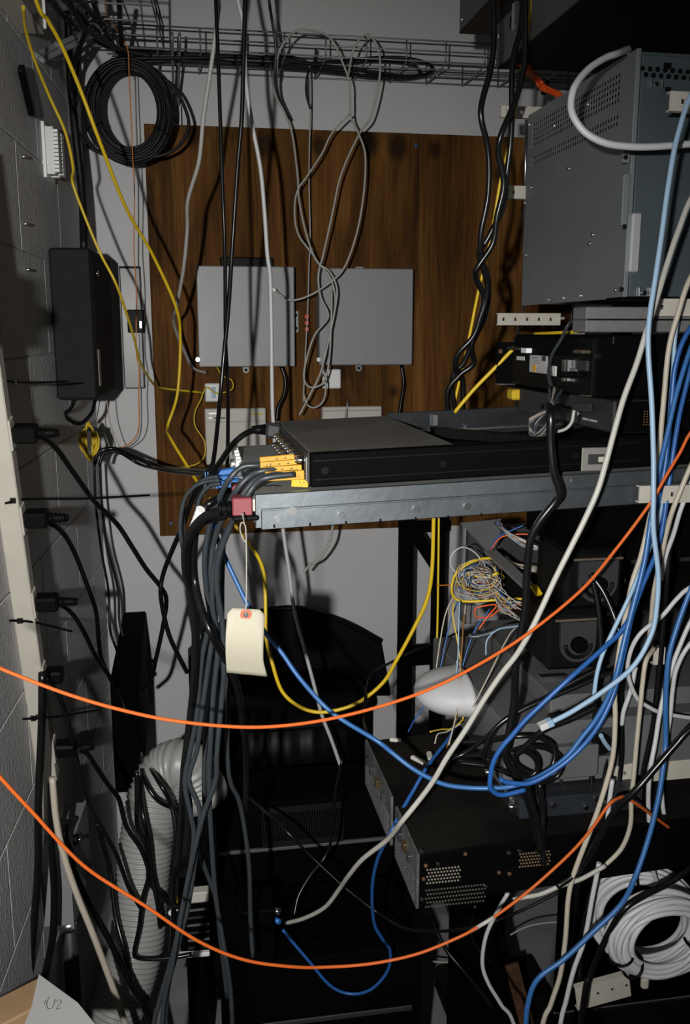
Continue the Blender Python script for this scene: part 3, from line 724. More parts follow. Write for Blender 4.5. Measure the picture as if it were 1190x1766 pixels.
# ================================================================ THE PULLED-OUT DRAWER AND THE SILVER TRAY
TILT = .0335
def sag(mb, x0, z0):
    for v in mb.v: v.z += (v.x-x0)*TILT
    return mb
kx0, ky0, ky1 = .156, 1.15, 1.585; kz1 = 1.4985; kz0 = 1.4545; hx1 = .347
kv = thing('sliding_console_drawer', 'black pulled-out console drawer with dusty top housing and side latch', 'drawer', (kx0, 1.36, kz0))
def S(mb): return sag(mb, kx0, kz0)
S(MB().bb(kx0, hx1, ky0+.012, ky1, kz0+.002, kz1-.001, .001)).build('rear_housing', DUSTG, kv)
nr = S(MB().bb(kx0-.002, 1.25, ky0, ky0+.012, kz0, kz1, .002)).build('near_side_rail', BLACK, kv)
for zz in (kz0+.010, kz1-.010): S(MB().bb(kx0+.002, .60, ky0-.0016, ky0, zz-.0015, zz+.0015, .0005)).build('rail_rib', BLACKP, nr)
for px in (560, 763, 991):
    x = AY(px, 800, ky0).x; S(MB().cyl((x, ky0-.002, kz0+.021), (x, ky0, kz0+.021), .005, 12)).build('rail_screw', BLACKP, nr)
fr = S(MB().bb(hx1, 1.25, ky1-.004, ky1, kz0, kz1+.004, .001)).build('far_side_rail', mat('dark_zinc', (0.035, 0.0399, 0.0462), .4, .6, var=.5, scale=18), kv)
for (px, py, r_) in ((752, 718, .0028), (766, 722, .003), (801, 720, .003), (801, 733, .003), (862, 726, .0025), (790, 728, .003), (782, 727, .002)):
    p = AY(px, py, ky1-.005); MB().cyl(p, p-Vector((0, .003, 0)), r_, 8).build('rivet', CHROME, fr)
p = AY(744, 714, ky1-.005); q = AY(754, 734, ky1-.005); MB().bb(p.x, q.x, ky1-.012, ky1-.004, q.z, p.z, .001).build('end_clip', STEEL, fr)
S(MB().bb(hx1, 1.25, ky0+.012, ky1-.004, kz0+.002, kz0+.004)).build('floor_plate', DUST, kv)
S(MB().bb(hx1, .80, ky1-.03, ky1-.006, kz0+.014, kz0+.017)).build('rail_shelf', STEEL, kv)
# ribbed cable carrier lying inside the drawer
ca = P3k([(748, 746, 1.46), (800, 750, 1.42), (860, 755, 1.38), (930, 760, 1.34)])
cc_ = cr(ca, 14); mbk = MB(); 
for i, p in enumerate(cc_): 
    mbk.bar(p+Vector((0, -.016, .001)), p+Vector((0, .016, .001)), .0035, .014, (0, 0, 1))
mbk.build('cable_carrier', BLACKP, kv)
cm = MB().tube([p+Vector((0, 0, -.001)) for p in cc_], .009, 6).build('carrier_core', BLACKM, kv)
# latch window on the near rail
p = AY(1003, 772, ky0); q = AY(1050, 811, ky0)
la = MB().bb(p.x, q.x, ky0-.003, ky0, q.z, p.z, .001).build('latch', mat('latch_zinc', (.30, .29, .27), .45, .5), kv)
p = AY(1013, 783, ky0); q = AY(1040, 800, ky0); MB().bb(p.x, q.x, ky0-.0036, ky0-.002, q.z, p.z).build('latch_slot', DKGREY, la)
p = AY(1030, 787, ky0); q = AY(1040, 796, ky0); MB().bb(p.x, q.x, ky0-.006, ky0-.003, q.z, p.z, .0006).build('latch_tongue', BEIGEM, la)
# connectors on the rear (left) end of the housing
rear = S(MB().bb(kx0-.003, kx0, ky0+.015, ky1-.004, kz0+.003, kz1-.002)).build('connector_panel', DKGREY, kv)
yy = [1.19+i*.031 for i in range(11)]
for i, y in enumerate(yy):
    for zz in (kz0+.012, kz0+.030):
        MB().cyl((kx0-.003, y, zz), (kx0-.015, y, zz), .0055, 10).build('bnc_socket', GOLD if i % 2 else CHROME, rear)
        MB().cyl((kx0-.015, y, zz), (kx0-.017, y, zz), .0035, 8).build('bnc_pin', CHROME, rear)
MB().bb(kx0-.006, kx0-.003, 1.165, 1.180, kz0+.006, kz1-.006, .001).build('edge_bracket', STEEL, rear)

# silver tray chassis beneath
sx0, sy0, sy1 = .085, 1.15, 1.66; sz1 = 1.4475; sz0 = 1.4025
sv = thing('silver_tray_chassis', 'galvanized silver rack tray with bolted slide, under the black drawer', 'rack tray', (sx0, 1.4, sz0))
def S2(mb): return sag(mb, sx0, sz0)
S2(MB().bb(sx0, 1.25, sy0+.006, sy1, sz0+.004, sz1-.001, .001)).build('body', GALVT, sv)
S2(MB().bb(sx0-.001, 1.25, sy0+.002, sy0+.0065, sz0+.001, sz1, .001)).build('side_panel', GALV, sv)
sl = S2(MB().bb(sx0+.006, .80, sy0-.004, sy0+.002, sz0, sz1-.019, .001)).build('slide_rail', GALV, sv)
S2(MB().bb(sx0+.006, .80, sy0-.006, sy0-.002, sz1-.0205, sz1-.018, .0005)).build('slide_lip', GALV, sv)
for (px, py, r_) in ((505, 881, .0062), (480, 895, .004), (588, 888, .0045), (717, 878, .0045), (805, 873, .0045), (990, 830, .005)):
    p = AY(px, py, sy0-.004); o_ = MB().cyl(p, p-Vector((0, .003, 0)), r_, 12).build('bolt' if r_ > .006 else 'rivet', STEEL, sl)
for (px, py) in ((473, 910), (535, 907), (597, 904), (656, 900), (717, 897), (773, 894), (830, 890)):
    p = AY(px, py, sy0-.004); MB().bb(p.x-.0012, p.x+.0012, sy0-.0046, sy0-.003, p.z, p.z+.004).build('notch', HOLE_SHADE, sl)
for i in range(6):
    for j in range(2):
        y = 1.30+i*.02; x = sx0+.05+j*.045
        S2(MB().bar((x, y+.07, sz1), (x+.03, y+.07, sz1), .005, .002)).build('louvre', GALV, sv)
S2(MB().bb(sx0-.002, sx0, sy0+.02, sy1-.01, sz0+.006, sz1-.004)).build('rear_panel', DKGREY, sv)
for i in range(5):
    y = 1.22+i*.075; S2(MB().bb(sx0-.012, sx0-.001, y, y+.045, sz0+.010, sz1-.010, .001)).build('port', WHITE if i > 2 else STEEL, sv)
# painted marks on the tray top
for i, (a_, b_) in enumerate(((455, 838), (463, 839), (471, 838), (479, 839))):
    p = AZ(a_, b_, sz1+.001); S2(MB().box((p.x, p.y, sz1+.0004), (.006, .010, .0008))).build('printed_mark', DKGREY, sv)

# ================================================================ LOWER HALF OF THE RACK
# black unit right below the silver tray
p = AY(905, 900, 1.24); 
t = thing('black_rack_unit', 'black rack unit directly below the silver tray, behind the orange cable', 'rack unit', (.9, 1.4, 1.29))
MB().bb(.625, 1.2, 1.36, 1.60, 1.285, 1.395, .002).build('case', BLACKM, t)
MB().bb(.615, .627, 1.365, 1.595, 1.29, 1.39, .001).build('rear_panel', BLACK, t)
for (px, py) in ((1072, 980), (1075, 1000)):
    q = AY(px, py, 1.36); MB().cyl(q, q-Vector((0, .003, 0)), .0035, 8).build('screw', DKGREY, t)
# patch shelf with punched plate
pl0 = AY(790, 905, 1.60)
t = thing('patch_shelf', 'dark steel patch shelf with a slanted grey lip where the thin wires end', 'shelf', (.6, 1.5, 1.20))
MB().bb(.52, 1.1, 1.35, 1.66, 1.196, 1.202, .001).build('plate', DUST, t)
MB().bb(.52, 1.1, 1.64, 1.66, 1.202, 1.284, .001).build('back_plate', DKGREY, t)
MB().poly([AY(793, 902, 1.63), AY(865, 895, 1.63), AY(858, 958, 1.63), AY(838, 948, 1.63)], (0, .003, 0)).build('gusset', MIDGREY, t)
l0 = AY(845, 950, 1.45); l1 = AY(912, 1012, 1.30)
lp = MB().bar(l0, l1, .022, .004, (0, -.5, 1), .001).build('lip', LTGREY, t)
y0_ = AY(920, 1010, 1.295); y1_ = AY(930, 1026, 1.28); MB().bar(y0_, y1_, .010, .004, (0, -.5, 1)).build('yellow_sticker', C_YEL, lp)
w0 = AY(795, 1040, 1.62); w1 = AY(818, 1070, 1.62)
MB().bb(w0.x, w1.x, 1.60, 1.63, w1.z, w0.z, .002).build('white_bracket', LTGREY, t)

# two black fan modules with arched faces
def fan_module(label, px0, py0, px1, py1, y):
    p = AY(px0, py0, y); q = AY(px1, py1, y)
    t = thing('fan_module', label, 'module', ((p.x+q.x)/2, y+.06, q.z), 'black arched modules in the rack')
    MB().bb(p.x-.012, q.x+.006, y+.004, y+.12, q.z-.004, p.z+.004, .006).build('body', BLACKP, t)
    wv = q.x-p.x; h = p.z-q.z; cx = (p.x+q.x)/2; rr = wv*.42
    pts = [(cx-rr, p.z-.012)] + [(cx-rr*math.cos(a*PI/12), q.z+rr+.010-rr*math.sin(a*PI/12)) for a in range(13)] + [(cx+rr, p.z-.012)]
    fc = MB().poly([(x, y+.004, z) for (x, z) in pts], (0, -.006, 0)).build('arched_plate', DKGREY, t)
    rr2 = rr*.72; MB().tube([(cx-rr2*math.cos(a*PI/12), y-.003, q.z+rr+.010-rr2*math.sin(a*PI/12)) for a in range(13)], .003, 6).build('arched_rib', BLACKP, fc)
    MB().cyl((cx, y-.002, q.z+h*.45), (cx, y-.010, q.z+h*.45), .012, 14).build('gland', BLACKM, fc)
    MB().bb(p.x-.004, q.x, y-.004, y, p.z-.010, p.z-.007).build('top_edge', MATS['bronze'], t)
    return t
fan_module('upper black arched module, half lost in the dark below the rack unit', 993, 955, 1068, 1048, 1.235)
fan_module('lower black arched module above the grey box, with a cord from its centre', 962, 1060, 1030, 1150, 1.215)

# grey two-unit box
gx0 = .443; gz1 = 1.088
GBOX = mat('grey_box_paint', (.12, .123, .126), .55, 0, .3, var=.3, scale=9)
t = thing('grey_rack_box', 'grey steel rack box seen from above, in the middle of the cable tangle', 'rack unit', (.6, 1.4, .99))
MB().bb(gx0, 1.0, 1.20, 1.60, .992, gz1, .002).build('case', GBOX, t)
MB().bb(gx0+.08, 1.0, 1.23, 1.60, gz1, gz1+.028, .002).build('raised_lid', GBOX, t)
for (px, py) in ((855, 1100), (870, 1100)):
    q = AZ(px, py, gz1+.002); MB().cyl(q, q+Vector((0, 0, .01)), .004, 8).build('stud', CHROME, t)
q = AZ(955, 1168, gz1+.03); MB().bb(q.x-.025, q.x+.02, q.y-.006, q.y+.006, gz1+.028, gz1+.034, .001).build('bright_tab', STEEL, t)
MB().bb(gx0+.07, gx0+.14, 1.185, 1.20, 1.005, 1.055, .002).build('front_cover', GBOX, t)
q = AY(966, 1347, 1.20); MB().cyl(q, q-Vector((0, .004, 0)), .004, 8).build('screw', CHROME, t)
so = AY(980, 1212, 1.20)
MB().bb(.56, .62, 1.196, 1.2, 1.03, 1.075, .002).build('socket_plate', DKGREY, t)
MB().cyl((.59, 1.197, 1.052), (.59, 1.19, 1.052), .016, 16).build('socket', BLACKP, t)

# white dome (domed plastic cap) lying at the end of the grey box
dc = AX(800, 1190, gx0)
t = thing('white_dome', 'white plastic dome fixed to the end of the grey rack box', 'dome', dc)
prof = [(.066, 0), (.067, .006)]+[(.065*math.cos(a*PI/20), .008+.076*math.sin(a*PI/20)) for a in range(0, 10)]+[(.002, .0845)]
M = Matrix.Translation(dc) @ Matrix.Diagonal((1, 1.08, .56, 1)) @ Matrix.Rotation(R_(-90), 4, 'Y')
MB().lathe(prof, 32, M).build('shell', mat('dome_white', (.46, .46, .47), .5, 0, .3), t)
for kk in range(3):
    a = kk*2.1+.4; q = M @ Vector((.067*math.cos(a), .067*math.sin(a), .002)); MB().box(q, (.006, .012, .012), .002).build('clip_tab', WHITE, t)

# dusty black server with silver slotted end
vx0, vy0, vy1, vz0, vz1 = .297, 1.13, 1.50, .862, .940
t = thing('black_server', 'long dusty black server with slotted silver end plate and perforated side', 'server', (.6, 1.3, vz0))
def S3(mb):
    for v in mb.v: v.z += (v.x-vx0)*.045
    return mb
S3(MB().bb(vx0+.003, 1.05, vy0+.002, vy1, vz0, vz1-.001, .001)).build('case', DUST, t)
S3(MB().bb(vx0+.002, 1.05, vy0, vy0+.004, vz0, vz1, .001)).build('side_panel', BLACK, t)
# end plate: two slotted sections
for (ya, yb_) in ((vy0-.002, 1.262), (1.292, vy1)):
    ep = MB().bb(vx0-.002, vx0+.002, ya, yb_, vz0-.002, vz1+.002); S3(ep); epo = ep.build('end_plate', mat('dull_zinc', (.20, .205, .21), .5, .6, var=.5, scale=60), t)
    n = int((yb_-ya-.02)/.008)
    sl_ = MB()
    for i in range(n):
        y = ya+.012+i*.008; sl_.bb(vx0-.0045, vx0-.002, y, y+.0035, vz0+.004, vz0+.016); sl_.bb(vx0-.0045, vx0-.002, y+.002, y+.0055, vz0+.019, vz0+.031); sl_.bb(vx0-.0045, vx0-.002, y, y+.0035, vz0+.034, vz0+.044)
    sl_.build('card_slots', MIDGREY, epo)
    for i, dy in enumerate((.18, .4, .62, .8)):
        y = ya+(yb_-ya)*dy; MB().bb(vx0-.008, vx0-.002, y, y+.014, vz1-.028, vz1-.014, .001).build('port', (STEEL, GOLD, STEEL, DKGREY)[i], epo)
# perforations on the side: sheets with real openings standing just proud of the side panel
def perf(px0, py0, px1, py1, nu, nv, m):
    p = AY(px0, py0, vy0); q = AY(px1, py1, vy0)
    g = MB()
    for i in range(nu):
        for j in range(nv):
            x = p.x+(q.x-p.x)*(i+.5*(j % 2))/nu; zz = q.z+(p.z-q.z)*(j+.5)/nv
            g.cyl((x, vy0+.0002, zz), (x, vy0-.0009, zz), .0015, 6)
    return g
PERF = mat('perforation_bright', (.34, .30, .25), .5, .5)
g = MB()
perf(737, 1497, 795, 1520, 11, 5, PERF).build('perforation', PERF, t)['kind'] = 'stuff'
o = perf(735, 1532, 838, 1556, 20, 5, PERF).build('perforation', mat('perforation_dim', (.12, .11, .095), .5, .5), t); o['kind'] = 'stuff'
o = perf(897, 1470, 950, 1492, 11, 5, PERF).build('perforation', mat('perforation_bronze', (.24, .17, .10), .5, .5), t); o['kind'] = 'stuff'
for (px, py) in ((734, 1492), (755, 1489), (802, 1472), (727, 1550), (860, 1504), (878, 1506), (837, 1528), (730, 1515), (727, 1468), (877, 1470), (895, 1467)):
    q = AY(px, py, vy0); MB().cyl(q, q-Vector((0, .002, 0)), .0028, 8).build('screw', STEEL if px % 2 else RUST, t)
# device lying on the server
d0 = AY(890, 1402, 1.18)
t = thing('blue_grey_adapter', 'blue-grey steel adapter with a long silver connector, lying on the dusty server', 'device', (.6, 1.3, .985))
MB().bb(d0.x, d0.x+.19, 1.165, 1.29, .958, .989, .002).build('case', mat('adapter_bluegrey', (.028, .033, .040), .4, .3, .4, var=.3, scale=20), t)
MB().bb(d0.x-.010, d0.x, 1.18, 1.28, .962, .986, .003).build('long_connector', STEEL, t)
for y in (1.176, 1.285): MB().cyl((d0.x-.014, y, .974), (d0.x, y, .974), .005, 10).build('jack_screw', CHROME, t)
for (dx, dz) in ((.02, .012), (.05, .022), (.10, .014), (.13, .020), (.16, .012), (.145, .026), (.115, .026)):
    MB().cyl((d0.x+dx, 1.165, .956+dz), (d0.x+dx, 1.161, .956+dz), .004, 8).build('pin', CHROME, t)
# plugs lying on the server top
for i, (px, py, a) in enumerate(((710, 1305, 60), (740, 1298, 100), (672, 1275, 20))):
    z = vz1+.006; q = AZ(px, py, z+.012); d_ = Vector((math.cos(R_(a)), -math.sin(R_(a)), 0))
    t = thing('loose_plug', ('slim pale plug lying on the dusty server', 'stubby pale plug lying beside the blue cable on the server', 'tiny grey plug at the far edge of the server top')[i], 'plug', q)
    MB().bar(q, q+d_*(.03 if i < 2 else .015), .009, .007, (0, 0, 1), .002).build('body', BEIGE, t)
    MB().bar(q+d_*(.03 if i < 2 else .015), q+d_*(.038 if i < 2 else .02), .006, .004, (0, 0, 1)).build('contact', STEEL, t)

# rack-side black deck below the server, floor block with a rusty bolt
t = thing('anchor_block', 'dusty black anchor block on the floor with a rusty bolt', 'anchor', AZ(810, 1700, 0))
q = AZ(815, 1705, .06)
MB().box((q.x+.06, q.y+.02, .03), (.26, .16, .06), .006).build('base', DUST, t)
MB().cyl((q.x, q.y, .06), (q.x, q.y, .066), .026, 20).build('washer', RUST, t)
MB().cyl((q.x, q.y, .066), (q.x, q.y, .084), .015, 6).build('bolt_head', RUST, t)
t = thing('steel_leg', 'black steel rack leg standing beside the rusty anchor bolt', 'leg post', AZ(905, 1700, 0))
MB().bb(.565, .69, 1.82, 1.86, 0, .84, .003).build('upright', BLACKM, t)
MB().bar((.60, 1.72, .42), (.72, 1.72, .05), .05, .02, (0, -1, 0)).build('gusset', BLACKM, t)
MB().bar((.66, 1.70, .30), (.72, 1.68, .06), .03, .006, (0, -1, 0)).build('rusty_plate', RUST, t)

# ================================================================ FLOOR-STANDING THINGS IN THE CENTRE
# black wheelie bin with liner
bc = Vector((.245, 2.42, 0))
t = thing('refuse_bin', 'big black refuse bin with a wrinkled liner against the back wall', 'bin', bc)
def foldr(a, r, z): return r*(1+.018*math.sin(a*17+z*9)+.014*math.sin(a*29-z*5))
def sq(a): return 1/(abs(math.cos(a))**3.2+abs(math.sin(a))**3.2)**(1/3.2)
prof = [(.185, 0), (.195, .2), (.205, .4), (.215, .55), (.22, .66)]
MB().lathe(prof, 96, Matrix.Translation(bc), lambda a, r, z: foldr(a, r*sq(a), z)).build('liner', BAG, t)
# open lid standing up behind
lid = MB(); zl = [(322-6, 1140), (345, 1092), (460, 1052), (540, 1056), (600, 1076), (655, 1106), (668, 1200)]
pts = [AY(px, py, 2.60) for px, py in ((335, 1200), (338, 1120), (372, 1080), (440, 1056), (500, 1048), (545, 1056), (600, 1076), (655, 1106), (672, 1200))]
lid.poly(pts, (0, .022, 0)); lid.build('lid', BLACKP, t)
MB().tube(cr([p+Vector((0, -.004, 0)) for p in pts[1:-1]], 5), .008, 8).build('lid_rim', BLACKP, t)
rim = []
for k in range(48):
    a = 2*PI*k/48; rr = .222*sq(a); rim.append(bc+Vector((rr*math.cos(a), rr*math.sin(a), .662)))
MB().tube(rim, .010, 8, closed=True).build('rim', BLACKP, t)
# left black upright case beside it
p = AY(324, 1125, 2.03); q = AY(385, 1125, 2.03)
t = thing('black_upright_case', 'black rounded upright case behind the slate cable bundle', 'case', ((p.x+q.x)/2, 2.06, 0))
MB().bb(p.x, q.x, 2.03, 2.13, 0.02, p.z, .02).build('shell', BAG, t)
MB().bb(p.x+.01, q.x-.01, 2.025, 2.031, .1, p.z-.03, .002).build('front_panel', BLACKP, t)
for x in (p.x+.015, q.x-.015): MB().cyl((x-.012, 2.08, .02), (x+.012, 2.08, .02), .02, 12).build('caster', BLACKM, t)
# black UPS with a silver line
p = AY(374, 1388, 1.84); q = AY(700, 1388, 1.84); zt = AY(500, 1385, 1.84).z
t = thing('ups_cabinet', 'wide black floor cabinet with a thin silver trim line and vents', 'cabinet', ((p.x+q.x)/2, 1.95, 0))
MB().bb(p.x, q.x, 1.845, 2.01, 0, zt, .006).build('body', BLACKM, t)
zl = AY(500, 1460, 1.84).z
MB().bb(p.x+.002, q.x-.002, 1.838, 1.846, zl+.004, zt-.006, .002).build('upper_panel', BLACK, t)
MB().bb(p.x+.002, q.x-.002, 1.838, 1.846, .02, zl-.004, .002).build('lower_panel', BLACKM, t)
MB().bb(p.x+.002, q.x-.04, 1.834, 1.842, zl-.0035, zl+.0035, .001).build('trim', mat('trim_grey', (.16, .16, .16), .4, .5), t)
v0 = AY(452, 1405, 1.837); v1 = AY(592, 1440, 1.837)
gm = MB().lattice((v0.x, 1.838, v1.z), (v1.x-v0.x, 0, 0), (0, 0, v0.z-v1.z), 34, 1, .45, .002, (0, -1, 0)); gm.build('vent_grille', mat('vent_dark', (.008, .008, .0075), .7, 0, .1), t)
# black tower in front with a small splitter box on it
p = AY(430, 1640, 1.52); q = AY(728, 1640, 1.52); zt = AY(560, 1625, 1.52).z
t = thing('black_tower', 'black tower case at bottom centre under the blue cable loop', 'computer', ((p.x+q.x)/2, 1.6, 0))
MB().bb(p.x, q.x, 1.52, 1.76, 0, zt-.03, .006).build('case', BLACKM, t)
MB().bb(p.x+.004, q.x-.004, 1.514, 1.522, .02, zt-.036, .003).build('front_bezel', BLACKM, t)
MB().bb(p.x+.02, q.x-.02, 1.511, 1.516, zt-.16, zt-.15, .001).build('drive_slot', DKGREY, t)
zz = zt-.03
p = AY(488, 1590, 1.50)
t = thing('splitter_box', 'small black box with a silver barrel where white and blue cables plug in', 'device', (p.x-.05, 1.56, zz))
MB().bb(p.x-.075, p.x-.012, 1.52, 1.60, zz, p.z+.012, .002).build('case', BLACK, t)
MB().cyl((p.x-.014, 1.53, p.z+.004), (p.x-.002, 1.525, p.z+.004), .006, 12).build('barrel', CHROME, t)
MB().cyl((p.x-.014, 1.53, p.z-.012), (p.x-.004, 1.52, p.z-.014), .005, 10).build('blue_boot', BLUEB, t)
MB().cyl((p.x-.060, 1.519, p.z-.0), (p.x-.060, 1.517, p.z-.0), .002, 8).build('led', CHROME, t)

# little patch panel low at left with white plugs
p = AY(308, 1555, 1.78); q = AY(364, 1645, 1.78)
t = thing('small_patch_panel', 'small black patch panel with white plugs behind the slate cables', 'patch panel', ((p.x+q.x)/2, 1.85, q.z))
MB().bb(p.x, q.x, 1.785, 1.87, q.z, p.z, .002).build('case', BLACK, t)
for i in range(7):
    zz_ = p.z-.006-(p.z-q.z)*i/7.4; MB().bb(p.x+.016, q.x-.002, 1.780, 1.786, zz_-.003, zz_, .0005).build('port_edge', LTGREY if i % 2 else DKGREY, t)
a_ = AY(325, 1539, 1.78); b_ = AY(361, 1553, 1.78); MB().bb(a_.x, b_.x, 1.775, 1.80, b_.z, a_.z, .002).build('white_plug', BEIGE, t)
a_ = AY(306, 1640, 1.77); b_ = AY(362, 1652, 1.77); MB().bar(a_+Vector((0, 0, -.010)), b_+Vector((0, 0, .012)), .012, .010, (0, 0, 1), .002).build('white_plug', WHITE, t)
a_ = AY(303, 1556, 1.775); MB().bb(a_.x-.002, a_.x+.004, 1.770, 1.79, a_.z-.012, a_.z+.006, .001).build('yellow_latch', C_YEL, t)
a_ = AY(298, 1570, 1.772); MB().bar(a_+Vector((-.008, 0, -.008)), a_+Vector((.01, 0, .006)), .01, .01, (0, -1, 0), .002).build('white_plug', WHITE, t)
lg = MB().bb((p.x+q.x)/2-.02, (p.x+q.x)/2+.02, 1.80, 1.86, 0, q.z, .002).build('stand', BLACKM, t)

# black power brick box left of the duct
p = AY(198, 1172, 2.15); q = AY(246, 1365, 2.15)
t = thing('black_hanging_box', 'black box hung in the left corner where several cords meet', 'box', ((p.x+q.x)/2, 2.25, q.z))
MB().bb(p.x-.012, q.x, 2.15, 2.699, q.z, p.z, .004).build('case', BLACKM, t)
MB().bb(p.x-.008, q.x-.004, 2.145, 2.152, q.z+.004, p.z-.004, .002).build('cover', BLACKM, t)
for i in range(3): MB().cyl((q.x, 2.2+.05*i, p.z-.02), (q.x+.008, 2.2+.05*i, p.z-.02), .006, 8).build('cord_gland', BLACKP, t)

# flexible duct
dp = P3k([(345, 1366, 1.90), (322, 1322, 1.90), (288, 1330, 1.92), (266, 1375, 1.90), (255, 1435, 1.88), (247, 1500, 1.86), (242, 1560, 1.84), (236, 1625, 1.82), (220, 1690, 1.80), (196, 1755, 1.78), (170, 1830, 1.76)])
dq = cr(dp, 60)
cum = [0]
for i in range(1, len(dq)): cum.append(cum[-1]+(dq[i]-dq[i-1]).length)
N = int(cum[-1]/.0024); rs = []; j = 0
for i in range(N):
    s_ = i*.0024
    while j < len(cum)-2 and cum[j+1] < s_: j += 1
    f_ = (s_-cum[j])/max(1e-9, cum[j+1]-cum[j]); rs.append(dq[j].lerp(dq[j+1], min(1, f_)))
dt = thing('flexible_duct', 'white ribbed flexible duct hose standing in the lower left corner', 'duct', rs[-1])
MB().tube(rs, .056, 28, rf=lambda i: .056+.0026*math.sin(i*.0024/.0105*2*PI)).build('hose', DUCT, dt)
e0 = rs[0]; e1 = rs[3]; MB().cyl(e0+(e0-e1).normalized()*.02, e1, .060, 28).build('end_collar', DUCT, dt)

# cardboard box, bottom-left, with a white paper flap
B_ = AY(68, 1684, 1.35)
t = thing('cardboard_box', 'brown cardboard box with a handwritten white sheet, bottom left corner', 'box', (B_.x-.04, 1.33, 0))
M = Matrix.Translation((B_.x, B_.y, 0)) @ Matrix.Rotation(R_(34), 4, 'Z')
mb = MB(); mb.bb(-.095, 0, -.06, 0, 0, B_.z, .003, M); mb.build('carton', CARD, t)
def ysh(x, y): return AZ(x, y, B_.z+.004)
sh = MB().poly([ysh(67, 1681), ysh(134, 1730), ysh(190, 1800), ysh(30, 1800), ysh(55, 1735)], (0, 0, .001)).build('white_sheet', PAPER, t)
def stroke(pts): return cr([AY(x, y, yy_) for x, y, yy_ in pts], 5)
for st in ([(86, 1718), (82, 1727), (83, 1738), (92, 1736), (96, 1722)], [(97, 1727), (104, 1723), (106, 1728), (98, 1739), (107, 1737)], [(80, 1724), (77, 1731)]):
    MB().tube(cr([ysh(x, y)-FW*.0025 for x, y in st], 5), .0009, 5).build('pen_stroke', INK, sh)

# black stand in the right of the bin, in front of the back wall
t = thing('black_steel_stand', 'black steel stand with a diagonal brace in front of the back wall', 'stand', (.66, 2.45, 0))
def stand_post(px0, px1, y, z0, z1):
    p = AY(px0, 1000, y); q = AY(px1, 1000, y); MB().bb(p.x, q.x, y, y+.03, z0, z1, .002).build('post', BLACKM, t)
stand_post(690, 713, 2.45, 0, 1.36); stand_post(748, 768, 2.45, 0, 1.36)
MB().bb(AY(690, 1000, 2.45).x, AY(768, 1000, 2.45).x, 2.44, 2.46, 1.10, 1.13).build('rail', BLACKM, t)
MB().bar(AY(706, 905, 2.44), AY(758, 985, 2.44), .012, .035, (0, 0, 1)).build('diagonal_brace', BLACKM, t)
MB().bb(AY(690, 1000, 2.45).x, AY(768, 1000, 2.45).x, 2.42, 2.48, .72, .76).build('shelf_rail', BLACKM, t)

# ================================================================ CABLES
def yl(px, py, off=.05): return AL(px, py, off).y
# ---- upper left
cable('network_cable', 'thin yellow cable down the left wall past the charcoal speaker', [(40, 12, 1.75), (44, 50), (60, 104), (86, 168, 1.95), (113, 229), (126, 289), (125, 314, 2.05), (145, 370), (173, 437), (202, 494, 2.06), (229, 575), (242, 625, 2.3), (262, 659), (279, 669, 2.6), (348, 677, 2.65)], .0030, C_YELD)
yb_, _q = cable('network_cable', 'long yellow cable from the top left corner, kinked in front of the plywood', [(59, -8, 1.75), (82, 34), (108, 82), (141, 161), (175, 252, 1.9), (218, 360), (262, 437, 2.1), (303, 528), (311, 585, 2.2), (306, 679), (289, 736, 2.2), (294, 756), (341, 832, 2.0), (356, 853, 1.9), (393, 891, 1.75), (423, 929), (446, 963, 1.7), (456, 997), (458, 1055), (459, 1099), (469, 1142, 1.62), (487, 1193), (521, 1221), (561, 1228, 1.6), (615, 1213), (659, 1179), (682, 1142, 1.58), (713, 1085), (736, 1035), (745, 984), (748, 893, 1.55), (748, 870, 1.55)], .0036, C_YEL)
cable('network_cable', 'thin yellow cable hanging straight down below the silver tray', [(757, 868, 1.6), (756, 974), (754, 1089), (750, 1142, 1.6)], .0020, C_YELD)
cable('network_cable', 'thin yellow cable looping out under the left grey enclosure', [(374, 633, 2.62), (384, 648, 2.6), (399, 655), (402, 668), (393, 675), (372, 678, 2.63), (356, 668), (346, 690, 2.64), (336, 712), (337, 735), (352, 760), (353, 785), (340, 800, 2.6), (310, 806), (280, 804, 2.6)], .0022, C_YELD)
cable('network_cable', 'cream cable hanging from the ceiling left of the left enclosure', [(379, -8, 1.9), (366, 101), (351, 202), (343, 279, 2.0), (324, 346), (323, 396), (316, 467, 2.2), (304, 531), (299, 550, 2.4), (305, 575), (318, 606), (333, 634, 2.6), (356, 643, 2.64)], .0042, C_GRY)
cable('power_cable', 'slim black cable hanging straight, leaning left across the left enclosure', [(423, -8, 1.75), (420, 100), (417, 202), (410, 286), (400, 437, 1.78), (394, 531), (387, 605), (379, 694, 1.75), (368, 794), (352, 850, 1.6)], .0040, C_BLK)
cable('power_cable', 'slim black cable hanging straight, leaning right across the left enclosure', [(372, -8, 1.85), (378, 150), (384, 330), (388, 440, 1.85), (389, 583), (393, 679, 1.8), (392, 801), (386, 840, 1.6)], .0036, C_BLK)
cable('network_cable', 'white cable hanging from the ceiling to the drawer plug and on behind the bin', [(409, -8, 1.95), (419, 40), (424, 141), (435, 215), (449, 289), (456, 363), (461, 437, 2.0), (466, 479), (468, 568), (469, 649), (471, 727, 2.0), (480, 830), (488, 912), (498, 981), (508, 1055), (525, 1119, 2.0), (541, 1179), (555, 1233), (572, 1277), (592, 1335), (608, 1382, 2.0)], .0044, C_WHT2)
